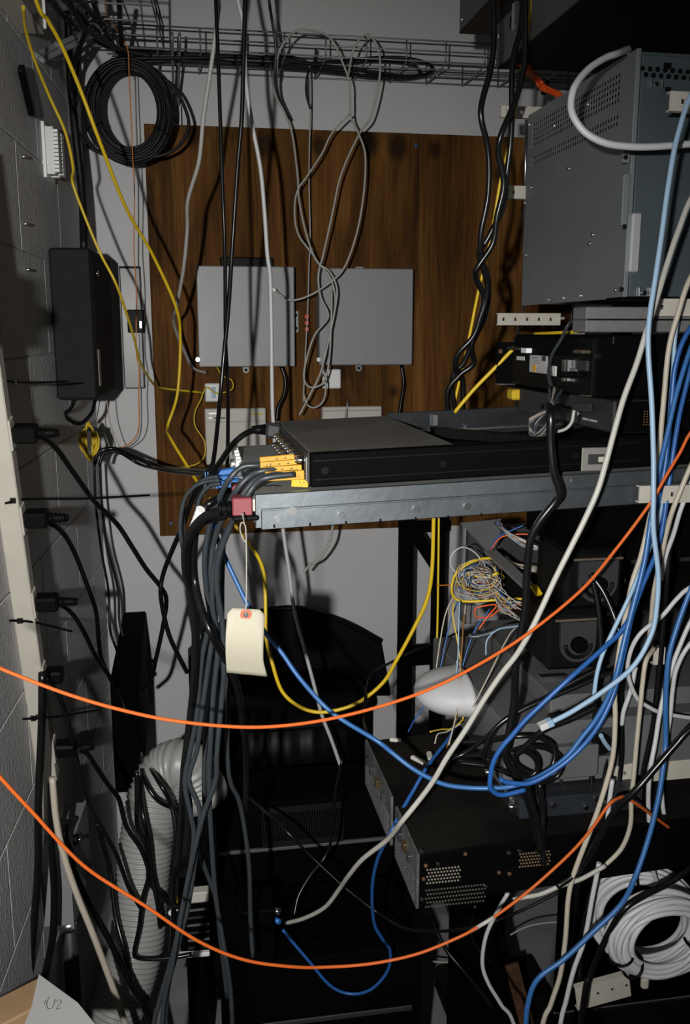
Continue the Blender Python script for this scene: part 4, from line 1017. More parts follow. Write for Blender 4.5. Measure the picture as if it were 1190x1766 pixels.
# ---- data cables in front of the plywood
G = 'grey data cables looped before the plywood'
cable('data_cable', 'grey data cable with a loose clear plug over the left enclosure', [(478, 134, 2.5), (481, 91, 2.42), (505, 57), (531, 52, 2.42), (568, 64), (588, 101), (602, 140, 2.45), (604, 175), (606, 205), (619, 232), (630, 269, 2.5), (627, 336), (615, 403), (594, 461, 2.5), (568, 488), (535, 509), (505, 518, 2.52), (487, 511), (474, 501, 2.53)], .0027, C_GRY, group=G)
pc = AY(471, 499, 2.53); tag(MB().bar(pc+Vector((.006, 0, -.004)), pc+Vector((-.010, 0, .006)), .009, .008, (0, -1, 0), .001).build('clear_plug', WHITE), 'tiny clear plug on the end of a grey data cable over the left enclosure', 'plug')
cable('data_cable', 'grey data cable bowed left above the gap between the enclosures', [(467, 111, 2.5), (474, 161), (491, 195), (504, 232, 2.55), (513, 302), (516, 346), (528, 403), (546, 450, 2.5), (568, 468), (581, 498), (577, 538), (566, 590, 2.5), (553, 642), (535, 680), (516, 716, 2.5)], .0027, C_GRY, group=G)
cable('data_cable', 'grey data cable with the rightmost loop over the tray', [(600, 134, 2.46), (609, 87, 2.42), (622, 66), (636, 60), (652, 84, 2.42), (655, 130), (640, 200), (619, 232, 2.5), (588, 302), (573, 370), (558, 437, 2.5), (549, 475), (553, 512), (566, 546, 2.5), (542, 579), (527, 627), (525, 657), (538, 668), (557, 660, 2.5), (567, 627), (571, 560), (572, 500, 2.5)], .0027, C_GRY, group=G)
cable('data_cable', 'grey data cable crossing to the left behind the loops', [(604, 196, 2.5), (573, 229), (555, 265), (531, 302), (513, 329, 2.53), (508, 363), (514, 403), (538, 437), (549, 453, 2.5), (570, 480), (578, 520), (568, 580), (556, 625, 2.52), (562, 660), (558, 690), (543, 703), (529, 697, 2.53), (524, 680)], .0025, C_GRY, group=G)
dl, _ = cable('data_cable', 'straight thin grey cable with red couplers between the enclosures', [(534, 110, 2.6), (535, 188), (533, 302), (535, 413), (533, 457, 2.62), (531, 531), (527, 605), (523, 694, 2.6)], .0021, C_GRY, group=G)
for yy_ in (546, 557, 568):
    p = AY(529, yy_, 2.615); MB().box(p, (.012, .010, .011), .001).build('red_coupler', REDP, dl)
cable('data_cable', 'grey cable end dangling with a black tip below the silver tray', [(600, 690, 2.66), (590, 780, 2.5), (578, 870, 2.3), (573, 912), (566, 940), (548, 966), (534, 975), (524, 987, 2.3)], .0036, C_GRY)
cable('power_cable', 'black cord dropping from the right end of the left enclosure', [(485, 632, 2.62), (492, 655), (490, 680), (480, 702), (477, 725, 2.6)], .0058, C_BLK)
cable('power_cable', 'black cord dropping from the right enclosure behind the drawer', [(692, 630, 2.62), (696, 660), (692, 690), (688, 720, 2.6)], .0052, C_BLK)
cable('fibre_lead', 'orange-brown thin lead falling through the black coil to below the speaker', [(180, -8, 2.2), (188, 30), (212, 66, 2.4), (221, 90), (223, 134), (229, 269, 2.42), (232, 336), (231, 430), (235, 501, 2.4), (235, 602), (240, 640), (239, 686), (240, 729, 2.4), (232, 756), (208, 773), (180, 776, 2.4)], .0014, C_ORG2)
cable('fibre_lead', 'cream thin lead running beside the orange-brown lead', [(232, 120, 2.68), (234, 200), (238, 336), (238, 500, 2.67), (241, 650), (241, 729), (234, 758), (210, 775, 2.6)], .0012, C_GRY)
for k_, pts in enumerate(([(172, 690, 2.4), (168, 730), (182, 752), (192, 782, 2.5)], [(184, 690, 2.4), (190, 728), (205, 768), (222, 785), (262, 800, 2.5)])):
    cable('fibre_lead', ('short tan lead under the speaker ending above the wall', 'tan lead under the speaker sweeping right to the plywood')[k_], pts, .0012, C_CRM)
cable('power_cable', 'black cord from the wall corner running right to the blue plugs', [(163, 800, 2.3), (168, 784), (178, 776), (202, 775, 2.3), (242, 793), (286, 808, 2.2), (330, 811), (370, 814, 1.7)], .0052, C_BLK)
cable('power_cable', 'second black cord under the first, towards the blue plugs', [(172, 800, 2.28), (180, 782), (205, 780), (240, 800, 2.3), (270, 808), (310, 815, 2.0), (372, 820, 1.7)], .0042, C_BLK)
# coil of black coax and its loose loop
cc0 = AY(222, 190, 2.47); t = thing('black_cable_coil', 'black cable coil hanging from the tray at upper left', 'coil', AY(222, 262, 2.47))
mb = MB()
for k_ in range(30):
    rr = .074+.0040*(k_ % 8)+random.uniform(-.002, .002); yo = (k_//8)*.007-.012; ph = random.uniform(0, 6); ex = random.uniform(-.004, .004)
    ring = [cc0+Vector(((rr+ex)*math.cos(a*PI/24)*1.0, yo+.004*math.sin(a*PI/12+ph), (rr+.012)*math.sin(a*PI/24)*1.06-.004*(k_ % 8)/8)) for a in range(48)]
    mb.tube(ring, .0038, 6, closed=True)
mb.build('winding', C_BLKM, t)
cable('loose_turn', '', [(215, 122, 2.47), (260, 125), (300, 152), (322, 195), (324, 225), (305, 255), (270, 270), (230, 268, 2.47), (180, 266), (145, 245), (130, 205), (136, 165), (165, 140), (200, 122, 2.47)], .0042, C_BLKM, parent=t)
for a_ in (90, 205, 330):
    q = cc0+Vector((.090*math.cos(R_(a_)), -.012, .100*math.sin(R_(a_)))); rdir = Vector((math.cos(R_(a_)), 0, math.sin(R_(a_))))
    MB().tube([q+rdir*(.022*math.cos(b_*PI/8))+Vector((0, .022*math.sin(b_*PI/8)+.006, 0)) for b_ in range(16)], .0016, 5, closed=True).build('cable_tie', BLACKP, t)
# black cables lying in the tray
for k_, pts in enumerate(([(205, 100, 2.5), (330, 100), (420, 97), (520, 108), (600, 118), (690, 130), (735, 128), (742, 112), (700, 100), (640, 100, 2.6), (560, 108), (480, 108), (380, 102, 2.55), (215, 108, 2.55)],
                          [(215, 92, 2.58), (340, 98), (450, 106), (560, 110, 2.6), (640, 104), (700, 108), (722, 120), (715, 132), (650, 132, 2.55), (560, 122), (450, 112), (300, 104, 2.5)],
                          [(200, 84, 2.6), (300, 92), (420, 100), (500, 98, 2.62), (560, 120), (610, 128, 2.62)])):
    cable('tray_cable', ('black cable lying in the tray with a long hairpin at its right end', 'second black cable in the tray with a shorter hairpin', 'short black cable lying in the left half of the tray')[k_], pts, .0042, C_BLKM)
for k_, pts in enumerate(([(150, 60, 2.35), (180, 78), (215, 88, 2.5), (260, 96)], [(118, 0, 2.0), (140, 40), (165, 62, 2.2), (205, 84), (240, 98, 2.55)], [(160, 0, 2.1), (175, 40), (190, 70, 2.4), (215, 105, 2.48)], [(205, 0, 2.2), (208, 50), (212, 90, 2.45), (214, 118, 2.48)], [(135, 20, 2.1), (150, 45), (138, 80), (126, 120, 2.4), (124, 200, 2.5)])):
    cable('tray_cable', ('black cable crossing the tray corner low down', 'black cable sloping from the short tray into the long one', 'black cable curling out of the short tray', 'black cable falling straight to the coil', 'black cable bending off the tray into the wall corner')[k_], pts, .0055, C_BLKM)
for k_ in range(3):
    x0 = 78+k_*26
    cable('tray_cable', ('first', 'second', 'third', 'fourth', 'fifth')[k_]+' from the left of the black cables bunched over the short tray', [(x0, -30, 1.9), (x0+14, 4), (x0+32, 28, 2.15), (x0+52, 50)], .0062, C_BLKM, group='black cables bunched over the short tray')
cable('data_cable', 'grey cable end curling below the tray near its middle', [(545, 85, 2.6), (541, 110), (530, 130), (528, 160), (535, 188, 2.6)], .0028, C_BLKM)
cable('data_cable', 'dark cord hanging in front of the tray left of the grey loops', [(463, -8, 2.4), (470, 40), (476, 85), (474, 130, 2.45), (480, 165), (500, 205, 2.6)], .0036, C_SLT)
# yellow hank under the speaker
t = thing('yellow_cable_hank', 'small folded hank of yellow cable hanging below the speaker', 'hank', AY(155, 795, 2.3))
mb = MB()
for k_ in range(7):
    w_ = .007+.0026*k_; hh = .046-.002*k_; c_ = AY(154, 762, 2.28+.004*(k_ % 3))
    mb.tube([c_+Vector((w_*math.cos(a*PI/14), .004*math.sin(a*PI/7+k_), hh*math.sin(a*PI/14))) for a in range(28)], .0026, 6, closed=True)
mb.build('loops', C_YELD, t)
q = AY(154, 740, 2.28); MB().bar(q-Vector((.018, 0, 0)), q+Vector((.018, 0, 0)), .01, .006, (0, -1, 0)).build('tie', BLACKP, t)
cable('power_cable', 'short black cord curling out under the charcoal speaker', [(128, 690, 2.2), (122, 705), (112, 714), (122, 726), (140, 730), (158, 712), (164, 690, 2.3)], .0045, C_BLK)

# ---- cords from the power strip
def cord(label, pts, r=.0050, m=None): cable('power_cable', label, pts, r, m or C_BLK)
cord('black cord from the uppermost plug, crossing to the twisted pair', [(46, 750, 1.62), (74, 755), (97, 773), (120, 805, 1.75), (148, 845), (165, 867), (202, 904, 1.9), (229, 945), (252, 981), (277, 1012, 1.95), (287, 1035), (281, 1080), (269, 1136), (259, 1176), (240, 1196, 2.1)])
cord('black cord from the second plug, down to the hanging box', [(58, 900, 1.66), (84, 902), (108, 918, 1.75), (128, 951), (148, 1002), (165, 1052, 1.95), (170, 1102), (176, 1140), (198, 1186, 2.1)])
cord('black cord from the third plug, down to the hanging box', [(78, 1040, 1.70), (104, 1042), (128, 1062), (148, 1096, 1.9), (168, 1137), (204, 1190, 2.12), (220, 1240, 2.12)])
cord('black cord twisting down between power strip and slate bundle', [(366, 803, 1.5), (336, 850, 1.6), (312, 914), (296, 951), (282, 988, 1.9), (277, 1018), (281, 1052), (292, 1096), (309, 1133), (323, 1160, 1.95)])
cord('black cord from the lowest plug, over the duct', [(134, 1293, 1.7), (150, 1299), (165, 1321), (188, 1355), (205, 1378, 1.75), (218, 1425), (242, 1462), (255, 1496), (259, 1523), (289, 1556, 1.75), (310, 1565)])
cord('thin black cord down the wall corner into the hanging box', [(163, 800, 2.5), (165, 867), (175, 951), (187, 1018, 2.5), (190, 1086), (203, 1129), (204, 1176, 2.45)], .0034)
cord('thin black cord beside it, second into the hanging box', [(172, 800, 2.5), (176, 867), (185, 941), (203, 1015, 2.5), (207, 1079), (225, 1129), (230, 1176, 2.45)], .0032)
cord('thick black cable down the near left wall', [(73, 1160, 1.62), (72, 1254), (66, 1388), (66, 1486), (60, 1576, 1.62), (50, 1687), (44, 1790, 1.6)], .0072)
cord('thick black cable beside the cream one, low left', [(88, 1352, 1.66), (88, 1400), (89, 1469), (94, 1536, 1.66), (91, 1617), (77, 1687), (66, 1790, 1.64)], .0072)
cord('black cord looping at the knockout of the grey box and falling right', [(119, 1415, 1.72), (112, 1440, 1.70), (122, 1470), (128, 1502), (151, 1553), (188, 1620, 1.68), (229, 1704), (250, 1740, 1.68)], .0066)
cord('black cord that turns a square corner over the duct', [(236, 1330, 1.78), (236, 1380), (237, 1425), (252, 1460, 1.76), (256, 1510), (246, 1550), (240, 1600), (232, 1640, 1.74), (236, 1651), (262, 1654), (300, 1651, 1.75), (330, 1646)], .0046)
cord('black cord sweeping right from the hanging box over the duct top', [(242, 1300, 2.0), (250, 1345, 1.85), (270, 1378), (298, 1393, 1.78), (316, 1394, 1.76)], .0050)
cord('black cord from the hanging box down the right side of the duct', [(250, 1310, 2.0), (272, 1345, 1.8), (296, 1390), (304, 1450, 1.76), (300, 1520), (298, 1600, 1.75), (290, 1690)], .0050)
cord('black cord from the hanging box down the middle of the duct', [(240, 1340, 1.85), (246, 1400, 1.78), (256, 1450), (262, 1510), (272, 1560, 1.74), (276, 1600)], .0046)
cord('black cord down beside the power strip onto the duct', [(80, 1172, 1.66), (94, 1186, 1.68), (108, 1216, 1.72), (128, 1290), (148, 1370, 1.74), (172, 1420), (200, 1472, 1.74), (222, 1530), (245, 1570, 1.73)], .0044)
cable('network_cable', 'cream cable falling along the low left wall to the floor', [(90, 1340, 1.62), (97, 1415), (111, 1479), (134, 1546, 1.6), (161, 1613), (202, 1724, 1.58), (225, 1800, 1.58)], .0062, C_CRM)
cord('black cord behind the cream cable, slanting over the duct base', [(168, 1418, 1.80), (180, 1460), (190, 1500, 1.80), (200, 1580), (215, 1640, 1.74), (228, 1700)], .0058)
# zip ties
for (lab, pts) in (('long black cable tie pointing right below the uppermost plug', [(10, 868, 1.55), (40, 861), (140, 860), (258, 854, 1.75)]), ('black cable tie with its tail, below the third plug', [(10, 1070, 1.62), (50, 1072), (80, 1078), (124, 1089, 1.7)]), ('black cable tie round the thick cable, low left', [(40, 1240, 1.60), (72, 1238), (110, 1234), (172, 1224, 1.8)]), ('black cable tie with a pale tip across the speaker front', [(10, 657, 1.6), (50, 660), (118, 658, 1.85)])):
    o, q = cable('cable_tie', lab, pts, .0021, BLACKP, 'cable tie')
    hd = q[max(1, len(q)//5)]; MB().box(hd, (.009, .006, .009), .001).build('tie_head', BLACKP, o)

# ---- the slate bundle from the drawer's rear, yellow cable flags, plugs
SLG = 'slate cables of the bundle left of the tag'
def slate(label, pts, r=.0040): return cable('video_cable', label, pts, r, C_SLT, group=SLG)
heads = [(451, 800, 1.19), (456, 806, 1.20), (460, 814, 1.18), (462, 820, 1.175), (458, 810, 1.25), (455, 803, 1.28)]
slate('slate video cable arching highest out of the yellow flags', [(505, 797, 1.22), (451, 802, 1.2), (417, 806), (394, 829, 1.2), (377, 863), (362, 905, 1.25), (353, 961), (356, 1018, 1.28), (362, 1069), (348, 1136, 1.3), (339, 1237), (327, 1300), (319, 1351, 1.32), (330, 1410), (334, 1450), (318, 1560, 1.34), (296, 1654), (274, 1730), (262, 1800, 1.34)])
slate('slate video cable second in the arch, straight down the bundle middle', [(510, 806, 1.19), (458, 811, 1.18), (430, 822), (405, 850, 1.19), (385, 890), (368, 940, 1.25), (364, 1000), (372, 1060, 1.27), (362, 1130), (352, 1200), (340, 1290, 1.3), (326, 1345), (345, 1400), (338, 1470, 1.32), (325, 1560), (305, 1640), (286, 1740, 1.33)])
slate('slate video cable with a printed line, right flank of the bundle', [(515, 815, 1.175), (462, 820, 1.17), (436, 832), (414, 862, 1.18), (398, 905), (378, 960, 1.22), (374, 1010), (384, 1080, 1.25), (386, 1160), (383, 1200), (374, 1300, 1.27), (372, 1345), (350, 1408), (330, 1490, 1.3), (312, 1580), (296, 1670), (280, 1760, 1.32)])
slate('slate video cable lowest under the yellow flags', [(508, 818, 1.16), (460, 824, 1.16), (440, 836), (420, 866, 1.17), (394, 912), (371, 970, 1.24), (366, 1040), (376, 1110, 1.27), (368, 1200), (362, 1301), (361, 1368, 1.3), (366, 1469), (373, 1553, 1.34), (387, 1637), (397, 1704), (402, 1790, 1.35)])
slate('slate video cable bowing right in the lower bundle', [(395, 845, 1.3), (372, 900, 1.32), (362, 960), (362, 1050, 1.34), (371, 1120), (391, 1180), (392, 1300, 1.36), (398, 1350), (412, 1380), (422, 1430, 1.4), (430, 1500), (432, 1580, 1.42), (436, 1650)], .0038)
slate('slate video cable rejoining the bundle from the right, lower part', [(386, 910, 1.36), (383, 1000), (381, 1090, 1.36), (366, 1180), (356, 1260), (352, 1330, 1.38), (352, 1400), (346, 1470), (372, 1550, 1.42), (380, 1620), (392, 1720, 1.45)], .0038)
for k_, (lab, pts) in enumerate((('thin slate cable from the blue plugs, outermost arc', [(378, 828, 1.36), (360, 830), (337, 838), (319, 860, 1.38), (311, 900), (313, 935), (319, 956, 1.4), (330, 985), (342, 1040), (350, 1100, 1.42)]), ('thin slate cable from the blue plugs, inner arc', [(376, 822, 1.38), (355, 826), (332, 842), (318, 868, 1.4), (316, 910), (324, 960, 1.42), (338, 1010), (346, 1070)]), ('thin slate cable from the blue plugs, hugging the bundle', [(380, 834, 1.34), (362, 838), (346, 856), (338, 885, 1.36), (330, 925), (334, 975, 1.38), (344, 1030), (352, 1090)]))):
    cable('video_cable', lab, pts, .0032, C_SLT, group='thin slate cables from the blue plugs')
cord('thick black power cable from the maroon plug, along the bundle', [(396, 884, 1.16), (374, 884), (351, 893, 1.2), (331, 917), (321, 945, 1.24), (322, 990), (333, 1035, 1.28), (338, 1102), (335, 1180, 1.3), (330, 1260), (318, 1330, 1.34), (326, 1400), (322, 1480)], .0066)
cord('black power cable with white heat-shrink, crossing behind the tag', [(412, 862, 1.25), (385, 858), (362, 868, 1.22), (348, 884), (338, 910, 1.24), (334, 955), (336, 1000, 1.26), (346, 1045), (366, 1096, 1.22), (393, 1146), (410, 1190, 1.3), (418, 1240), (424, 1300, 1.4), (424, 1400)], .0054)
cord('black cable from the maroon plug straight down the left of the bundle', [(390, 888, 1.2), (345, 905, 1.25), (328, 960), (330, 1040, 1.3), (338, 1120), (330, 1220, 1.36), (318, 1320), (312, 1420, 1.4), (305, 1500)], .0056)
p = AY(346, 878, 1.215); q = AY(333, 912, 1.235); tag(MB().tube([p.lerp(q, i/9) for i in range(10)], .0074, 10, rf=lambda i: .0056 if i % 2 else .0062).build('heat_shrink_sleeve', WHITE), 'white ribbed sleeve on a black power cable near the maroon plugs', 'sleeve')
cable('network_cable', 'mid-blue cable falling behind the tag and on across the bin to the tangle', [(368, 890, 1.28), (373, 923), (389, 963, 1.3), (410, 1008), (430, 1048, 1.28), (458, 1092), (486, 1126, 1.26), (514, 1166), (555, 1213), (588, 1240), (649, 1277, 1.2), (676, 1298), (708, 1323), (739, 1341), (771, 1354), (814, 1359, 1.12), (852, 1359), (883, 1356), (928, 1340), (973, 1309, 1.08), (1004, 1271), (1028, 1240), (1050, 1200), (1064, 1160, 1.07), (1078, 1099), (1092, 1045), (1111, 970), (1122, 899, 1.1), (1135, 820), (1150, 753), (1172, 660), (1210, 560, 1.14)], .0034, C_BLUM)

# yellow flags: each cable's wrap with printed numbers
tx = []
def flag(label, px, py, y, w_, h_, ang, txt, m=YTAG):
    c = AY(px, py, y); t = thing('cable_flag', label, 'cable flag', c, 'yellow cable flags behind the drawer')
    d = Vector((math.cos(R_(ang)), 0, math.sin(R_(ang)))); u = Vector((-d.z, 0, d.x))
    f = MB().bar(c-d*w_/2, c+d*w_/2, .006, h_, u, .0008).build('wrap', m, t)
    if txt:
        cu = bpy.data.curves.new('digits', 'FONT'); cu.body = txt; cu.size = h_*.75; cu.extrude = .0003
        o = bpy.data.objects.new('tmp', cu); COL.objects.link(o)
        dg = bpy.context.evaluated_depsgraph_get(); me = bpy.data.meshes.new_from_object(o.evaluated_get(dg)); bpy.data.objects.remove(o)
        me.materials.clear(); me.materials.append(INK); e = bpy.data.objects.new('printed_number', me); COL.objects.link(e); e.parent = f
        e.matrix_local = Matrix.Translation(-d*w_*.36-u*h_*.25+Vector((0, -.0033, 0))) @ Matrix(((d.x, u.x, 0, 0), (0, 0, -1, 0), (d.z, u.z, 0, 0), (0, 0, 0, 1)))
    for k in range(4): 
        q = c-d*w_*.05+d*(w_*.12*k)+u*(h_*.15*(-1)**k)+Vector((0, -.0033, 0)); MB().bar(q, q+d*w_*.07, .0006, h_*.10, u).build('print_dash', INKR if k % 2 else INK, f)
flag('topmost yellow flag on the cables behind the drawer', 478, 793, 1.215, .046, .0115, 4, '')
flag('second yellow flag from the top, with a dark printed code', 482, 802, 1.195, .050, .0120, 3, 'L5')
flag('third yellow flag from the top, with a dark printed code', 487, 811, 1.182, .050, .0120, 2, 'L4')
flag('lowest and longest yellow flag, next to the black drawer rail', 491, 820, 1.172, .050, .0120, 1, '')
flag('dull olive flag lying on the silver tray below the yellow ones', 517, 833, 1.175, .022, .010, -4, '', YTAG2)
# plug at the drawer's far rear corner, blue boots and maroon plugs
p = AY(483, 744, 1.50); q = AY(447, 741, 1.50)
t = thing('power_plug', 'black appliance plug at the far rear corner of the drawer', 'plug', q)
MB().bar(p, q+Vector((.010, 0, 0)), .026, .024, (0, 0, 1), .004).build('body', DKGREY, t)
MB().cyl(q+Vector((.010, 0, 0)), q+Vector((-.012, 0, 0)), .009, 10, .006).build('strain_relief', BLACKP, t)
cord('black cord arching from the far plug down past the beige box', [(440, 741, 1.50), (420, 750), (400, 768, 1.48), (385, 790), (368, 815, 1.4), (350, 845), (340, 870, 1.38)], .0050)
for k_, (px, py, y, lab) in enumerate(((385, 815, 1.44, 'upper blue plug boot left of the silver tray'), (390, 826, 1.40, 'middle blue plug boot left of the silver tray'), (396, 834, 1.36, 'lower blue plug boot left of the silver tray'))):
    c = AY(px, py, y); t = thing('network_plug', lab, 'plug', c, 'blue plug boots behind the silver tray')
    MB().bar(c-Vector((.018, 0, .002)), c+Vector((.018, 0, .002)), .016, .012, (0, 0, 1), .002).build('boot', BLUEB, t)
    MB().bar(c+Vector((.018, 0, .002)), c+Vector((.030, 0, .003)), .012, .009, (0, 0, 1), .001).build('clear_tip', WHITE, t)
    for kk in range(3): MB().bar(c-Vector((.019+kk*.004, 0, .002)), c-Vector((.0205+kk*.004, 0, .002)), .011, .008, (0, 0, 1)).build('boot_rib', BLUEB, t)
for k_, (px, py, y, s_, lab) in enumerate(((417, 871, 1.165, 1.0, 'nearer maroon plug on the corner of the silver tray'), (414, 847, 1.27, .95, 'farther maroon plug behind the nearer one'))):
    c = AY(px, py, y); t = thing('power_plug', lab, 'plug', c, 'maroon plugs at the silver tray')
    MB().box(c, (.025*s_, .028, .023*s_), .0015).build('body', MAROON, t)
    MB().box(c+Vector((.004, 0, -.0145*s_)), (.034*s_, .030, .007), .002).build('base', BLACKP, t)
    MB().box(c+Vector((.018*s_, 0, .001)), (.010, .020, .016), .001).build('collar', BEIGE, t)
    MB().cyl(c+Vector((-.012, 0, -.004)), c+Vector((-.030, 0, -.004)), .0085, 10, .007).build('strain_relief', BLACKP, t)
    for kk in range(3): MB().cyl(c+Vector((-.014-kk*.006, 0, -.004)), c+Vector((-.017-kk*.006, 0, -.004)), .0098, 10).build('relief_ring', BLACKP, t)
# small mark on the nearer maroon plug is left plain. white multi-pin connector behind
p = AY(404, 772, 1.56); q = AY(412, 800, 1.47)
t = thing('white_connector_strip', 'white ridged connector strip at the far left end of the silver tray', 'connector', q)
MB().bar(p, q, .010, .012, (0, 0, 1), .001).build('strip', WHITE, t)
for k_ in range(5): MB().box(p.lerp(q, (k_+.5)/5)+Vector((0, 0, .007)), (.008, .008, .005), .001).build('ridge', WHITE, t)

# ---- the evidence tag
t = thing('manila_tag', 'cream paper tag with a red-ringed hole hanging on a string under the plugs', 'tag', AY(425, 1160, 1.10))
def curlp(u, v):      # u 0..1 across, v 0..1 down
    x0 = 392+u*(457-392); 
    px = x0 + (-3*math.sin(v*PI*.9) if u < .5 else -3*math.sin(v*PI*.8)+6*max(0, v-.75)*4*(u))
    py = 1048+v*(112)+u*(4+3*v)
    cut = 0
    if u < .14: py += (0.14-u)*70*(1-v)
    if u > .86: py += (u-.86)*60*(1-v)
    return AY(px, py, 1.10-.010*math.sin(v*PI)+.012*v*v)
mb = MB(); nu, nv = 14, 18
vs = [curlp(i/nu, j/nv) for j in range(nv+1) for i in range(nu+1)]
fs = [(j*(nu+1)+i, j*(nu+1)+i+1, (j+1)*(nu+1)+i+1, (j+1)*(nu+1)+i) for j in range(nv) for i in range(nu)]
o2 = len(vs); vs2 = vs+[v+Vector((0, .0005, 0)) for v in vs]
fs2 = fs+[tuple(o2+i for i in f[::-1]) for f in fs]
bd = [i for i in range(nu+1)]+[j*(nu+1)+nu for j in range(1, nv+1)]+[nv*(nu+1)+i for i in range(nu-1, -1, -1)]+[j*(nu+1) for j in range(nv-1, 0, -1)]
fs2 += [(bd[k], o2+bd[k], o2+bd[(k+1) % len(bd)], bd[(k+1) % len(bd)]) for k in range(len(bd))]
mb._add(vs2, fs2, True); pa = mb.build('paper', MANILA, t)
h = AY(424, 1060, 1.0965)
MB().cyl(h, h+Vector((0, -.0007, 0)), .0070, 24).build('reinforcing_ring', INKR, pa)
MB().cyl(h+Vector((0, -.0006, 0)), h+Vector((0, -.0010, 0)), .0034, 18).build('eyelet_hole', mat('hole_grey', (.10, .10, .11), .8), pa)
MB().tube(cr(P3k([(424, 1061, 1.095), (425, 1020), (425, 960, 1.10), (424, 915), (421, 903, 1.11), (416, 902), (414, 912), (417, 925, 1.115), (423, 935)]), 6), .0009, 6).build('string', STRING, t)
MB().tube(cr(P3k([(421, 903, 1.11), (420, 895), (417, 884, 1.13)]), 6), .0009, 6).build('string_loop', STRING, t)

# ---- orange cables
cable('fibre_cable', 'upper bright orange cable sagging across the whole picture', [(-20, 1143, .98), (18, 1160), (110, 1195), (200, 1222), (300, 1243), (420, 1254, 1.0), (520, 1248), (620, 1228), (720, 1197), (800, 1160, 1.02), (900, 1100), (1000, 1020), (1060, 950, 1.05), (1120, 870), (1148, 822), (1172, 782), (1200, 735, 1.06)], .0021, C_ORG)
cable('fibre_cable', 'lower orange cable sagging across the bottom of the picture', [(-20, 1318, 1.0), (18, 1360), (60, 1405), (110, 1460), (160, 1505), (250, 1562, 1.06), (340, 1622), (420, 1655), (500, 1667), (560, 1668, 1.1), (640, 1662), (720, 1645), (790, 1617), (822, 1600), (850, 1583, 1.08), (910, 1538), (980, 1475), (1020, 1430), (1050, 1388, 1.06), (1068, 1376), (1078, 1375), (1100, 1388, 1.09), (1130, 1410), (1160, 1432), (1210, 1470, 1.16)], .0022, C_ORG)
p = AY(812, 1606, 1.087); q = AY(852, 1582, 1.078); tag(MB().cyl(p, q, .0027, 10).build('white_sleeve', C_WHT), 'short white sleeve on the lower orange cable', 'sleeve')
t = thing('orange_cable_hank', 'small tied hank of orange cable behind the big chassis, on the tray', 'hank', AY(940, 160, 1.9))
mb = MB()
for k_ in range(5):
    mb.tube(cr(P3k([(896+k_*4, 112, 1.72), (912+k_*4, 128+k_*2, 1.85), (922+k_*3, 138+(k_ % 3)*4), (935+k_*2, 150+(k_ % 2)*5), (962+k_, 166-(k_ % 3)*3), (985, 176, 1.9)]), 6), .0033, 6)
mb.build('strands', C_RED, t)
q = AY(940, 152, 1.9); MB().cyl(q-Vector((.004, 0, .012)), q+Vector((.004, 0, .014)), .005, 8).build('tie', BLACKP, t)

# ---- black cable braid in front of the plywood, right
cord('left black cable of the pair hanging in front of the plywood edge', [(851, -8, 1.5), (852, 64), (846, 120), (832, 173), (830, 205, 1.5), (842, 261), (842, 335), (829, 406), (832, 455, 1.55), (841, 494), (835, 531), (817, 579), (791, 609), (785, 635), (798, 657), (798, 712, 1.62)], .0050)
cord('right black cable of the pair hanging in front of the plywood edge', [(906, -8, 1.5), (906, 53), (904, 113), (888, 176), (864, 233, 1.5), (860, 268), (869, 318), (857, 374), (850, 420), (824, 461, 1.55), (820, 479), (835, 516), (824, 561), (813, 598), (817, 627), (794, 646), (772, 675), (774, 720, 1.62)], .0050)
cord('third black cable twisted behind the hanging pair', [(902, -8, 1.54), (898, 50), (884, 110), (882, 226, 1.54), (874, 300), (869, 353), (842, 410), (826, 440, 1.58), (842, 480), (838, 540), (815, 590), (800, 625), (780, 655), (786, 720, 1.64)], .0050)
cable('network_cable', 'yellow cable twisted in with the black hanging cables', [(917, -8, 1.58), (909, 64), (895, 150), (880, 240), (872, 275, 1.56), (862, 318), (850, 390), (839, 446), (828, 490, 1.6), (820, 527), (809, 583), (796, 640), (780, 712, 1.64)], .0026, C_YEL)
cable('network_cable', 'yellow cable slanting from the amplifier down to the drawer', [(895, 594, 1.54), (889, 598), (850, 638), (817, 672), (789, 705, 1.58), (780, 716, 1.59)], .0034, C_YEL)
cable('network_cable', 'yellow cable lying on top of the black amplifier', [(920, 576, 1.5), (960, 574), (1012, 571, 1.36)], .0026, C_YEL)
p = AY(884, 672, 1.59); q = AY(903, 690, 1.59); tag(MB().bb(p.x, q.x, 1.59, 1.62, q.z, p.z, .003).build('yellow_block', C_YELD), 'small yellow block behind the lower receiver', 'block')
cable('coax_cable', 'thick white cable looping out over the big chassis', [(1085, 84, 1.30), (1066, 92, 1.25), (1042, 101), (1014, 120), (992, 148, 1.2), (985, 176), (989, 201), (1010, 229), (1045, 247, 1.18), (1088, 253), (1130, 253), (1172, 250), (1200, 248, 1.18)], .0047, C_WHT2)

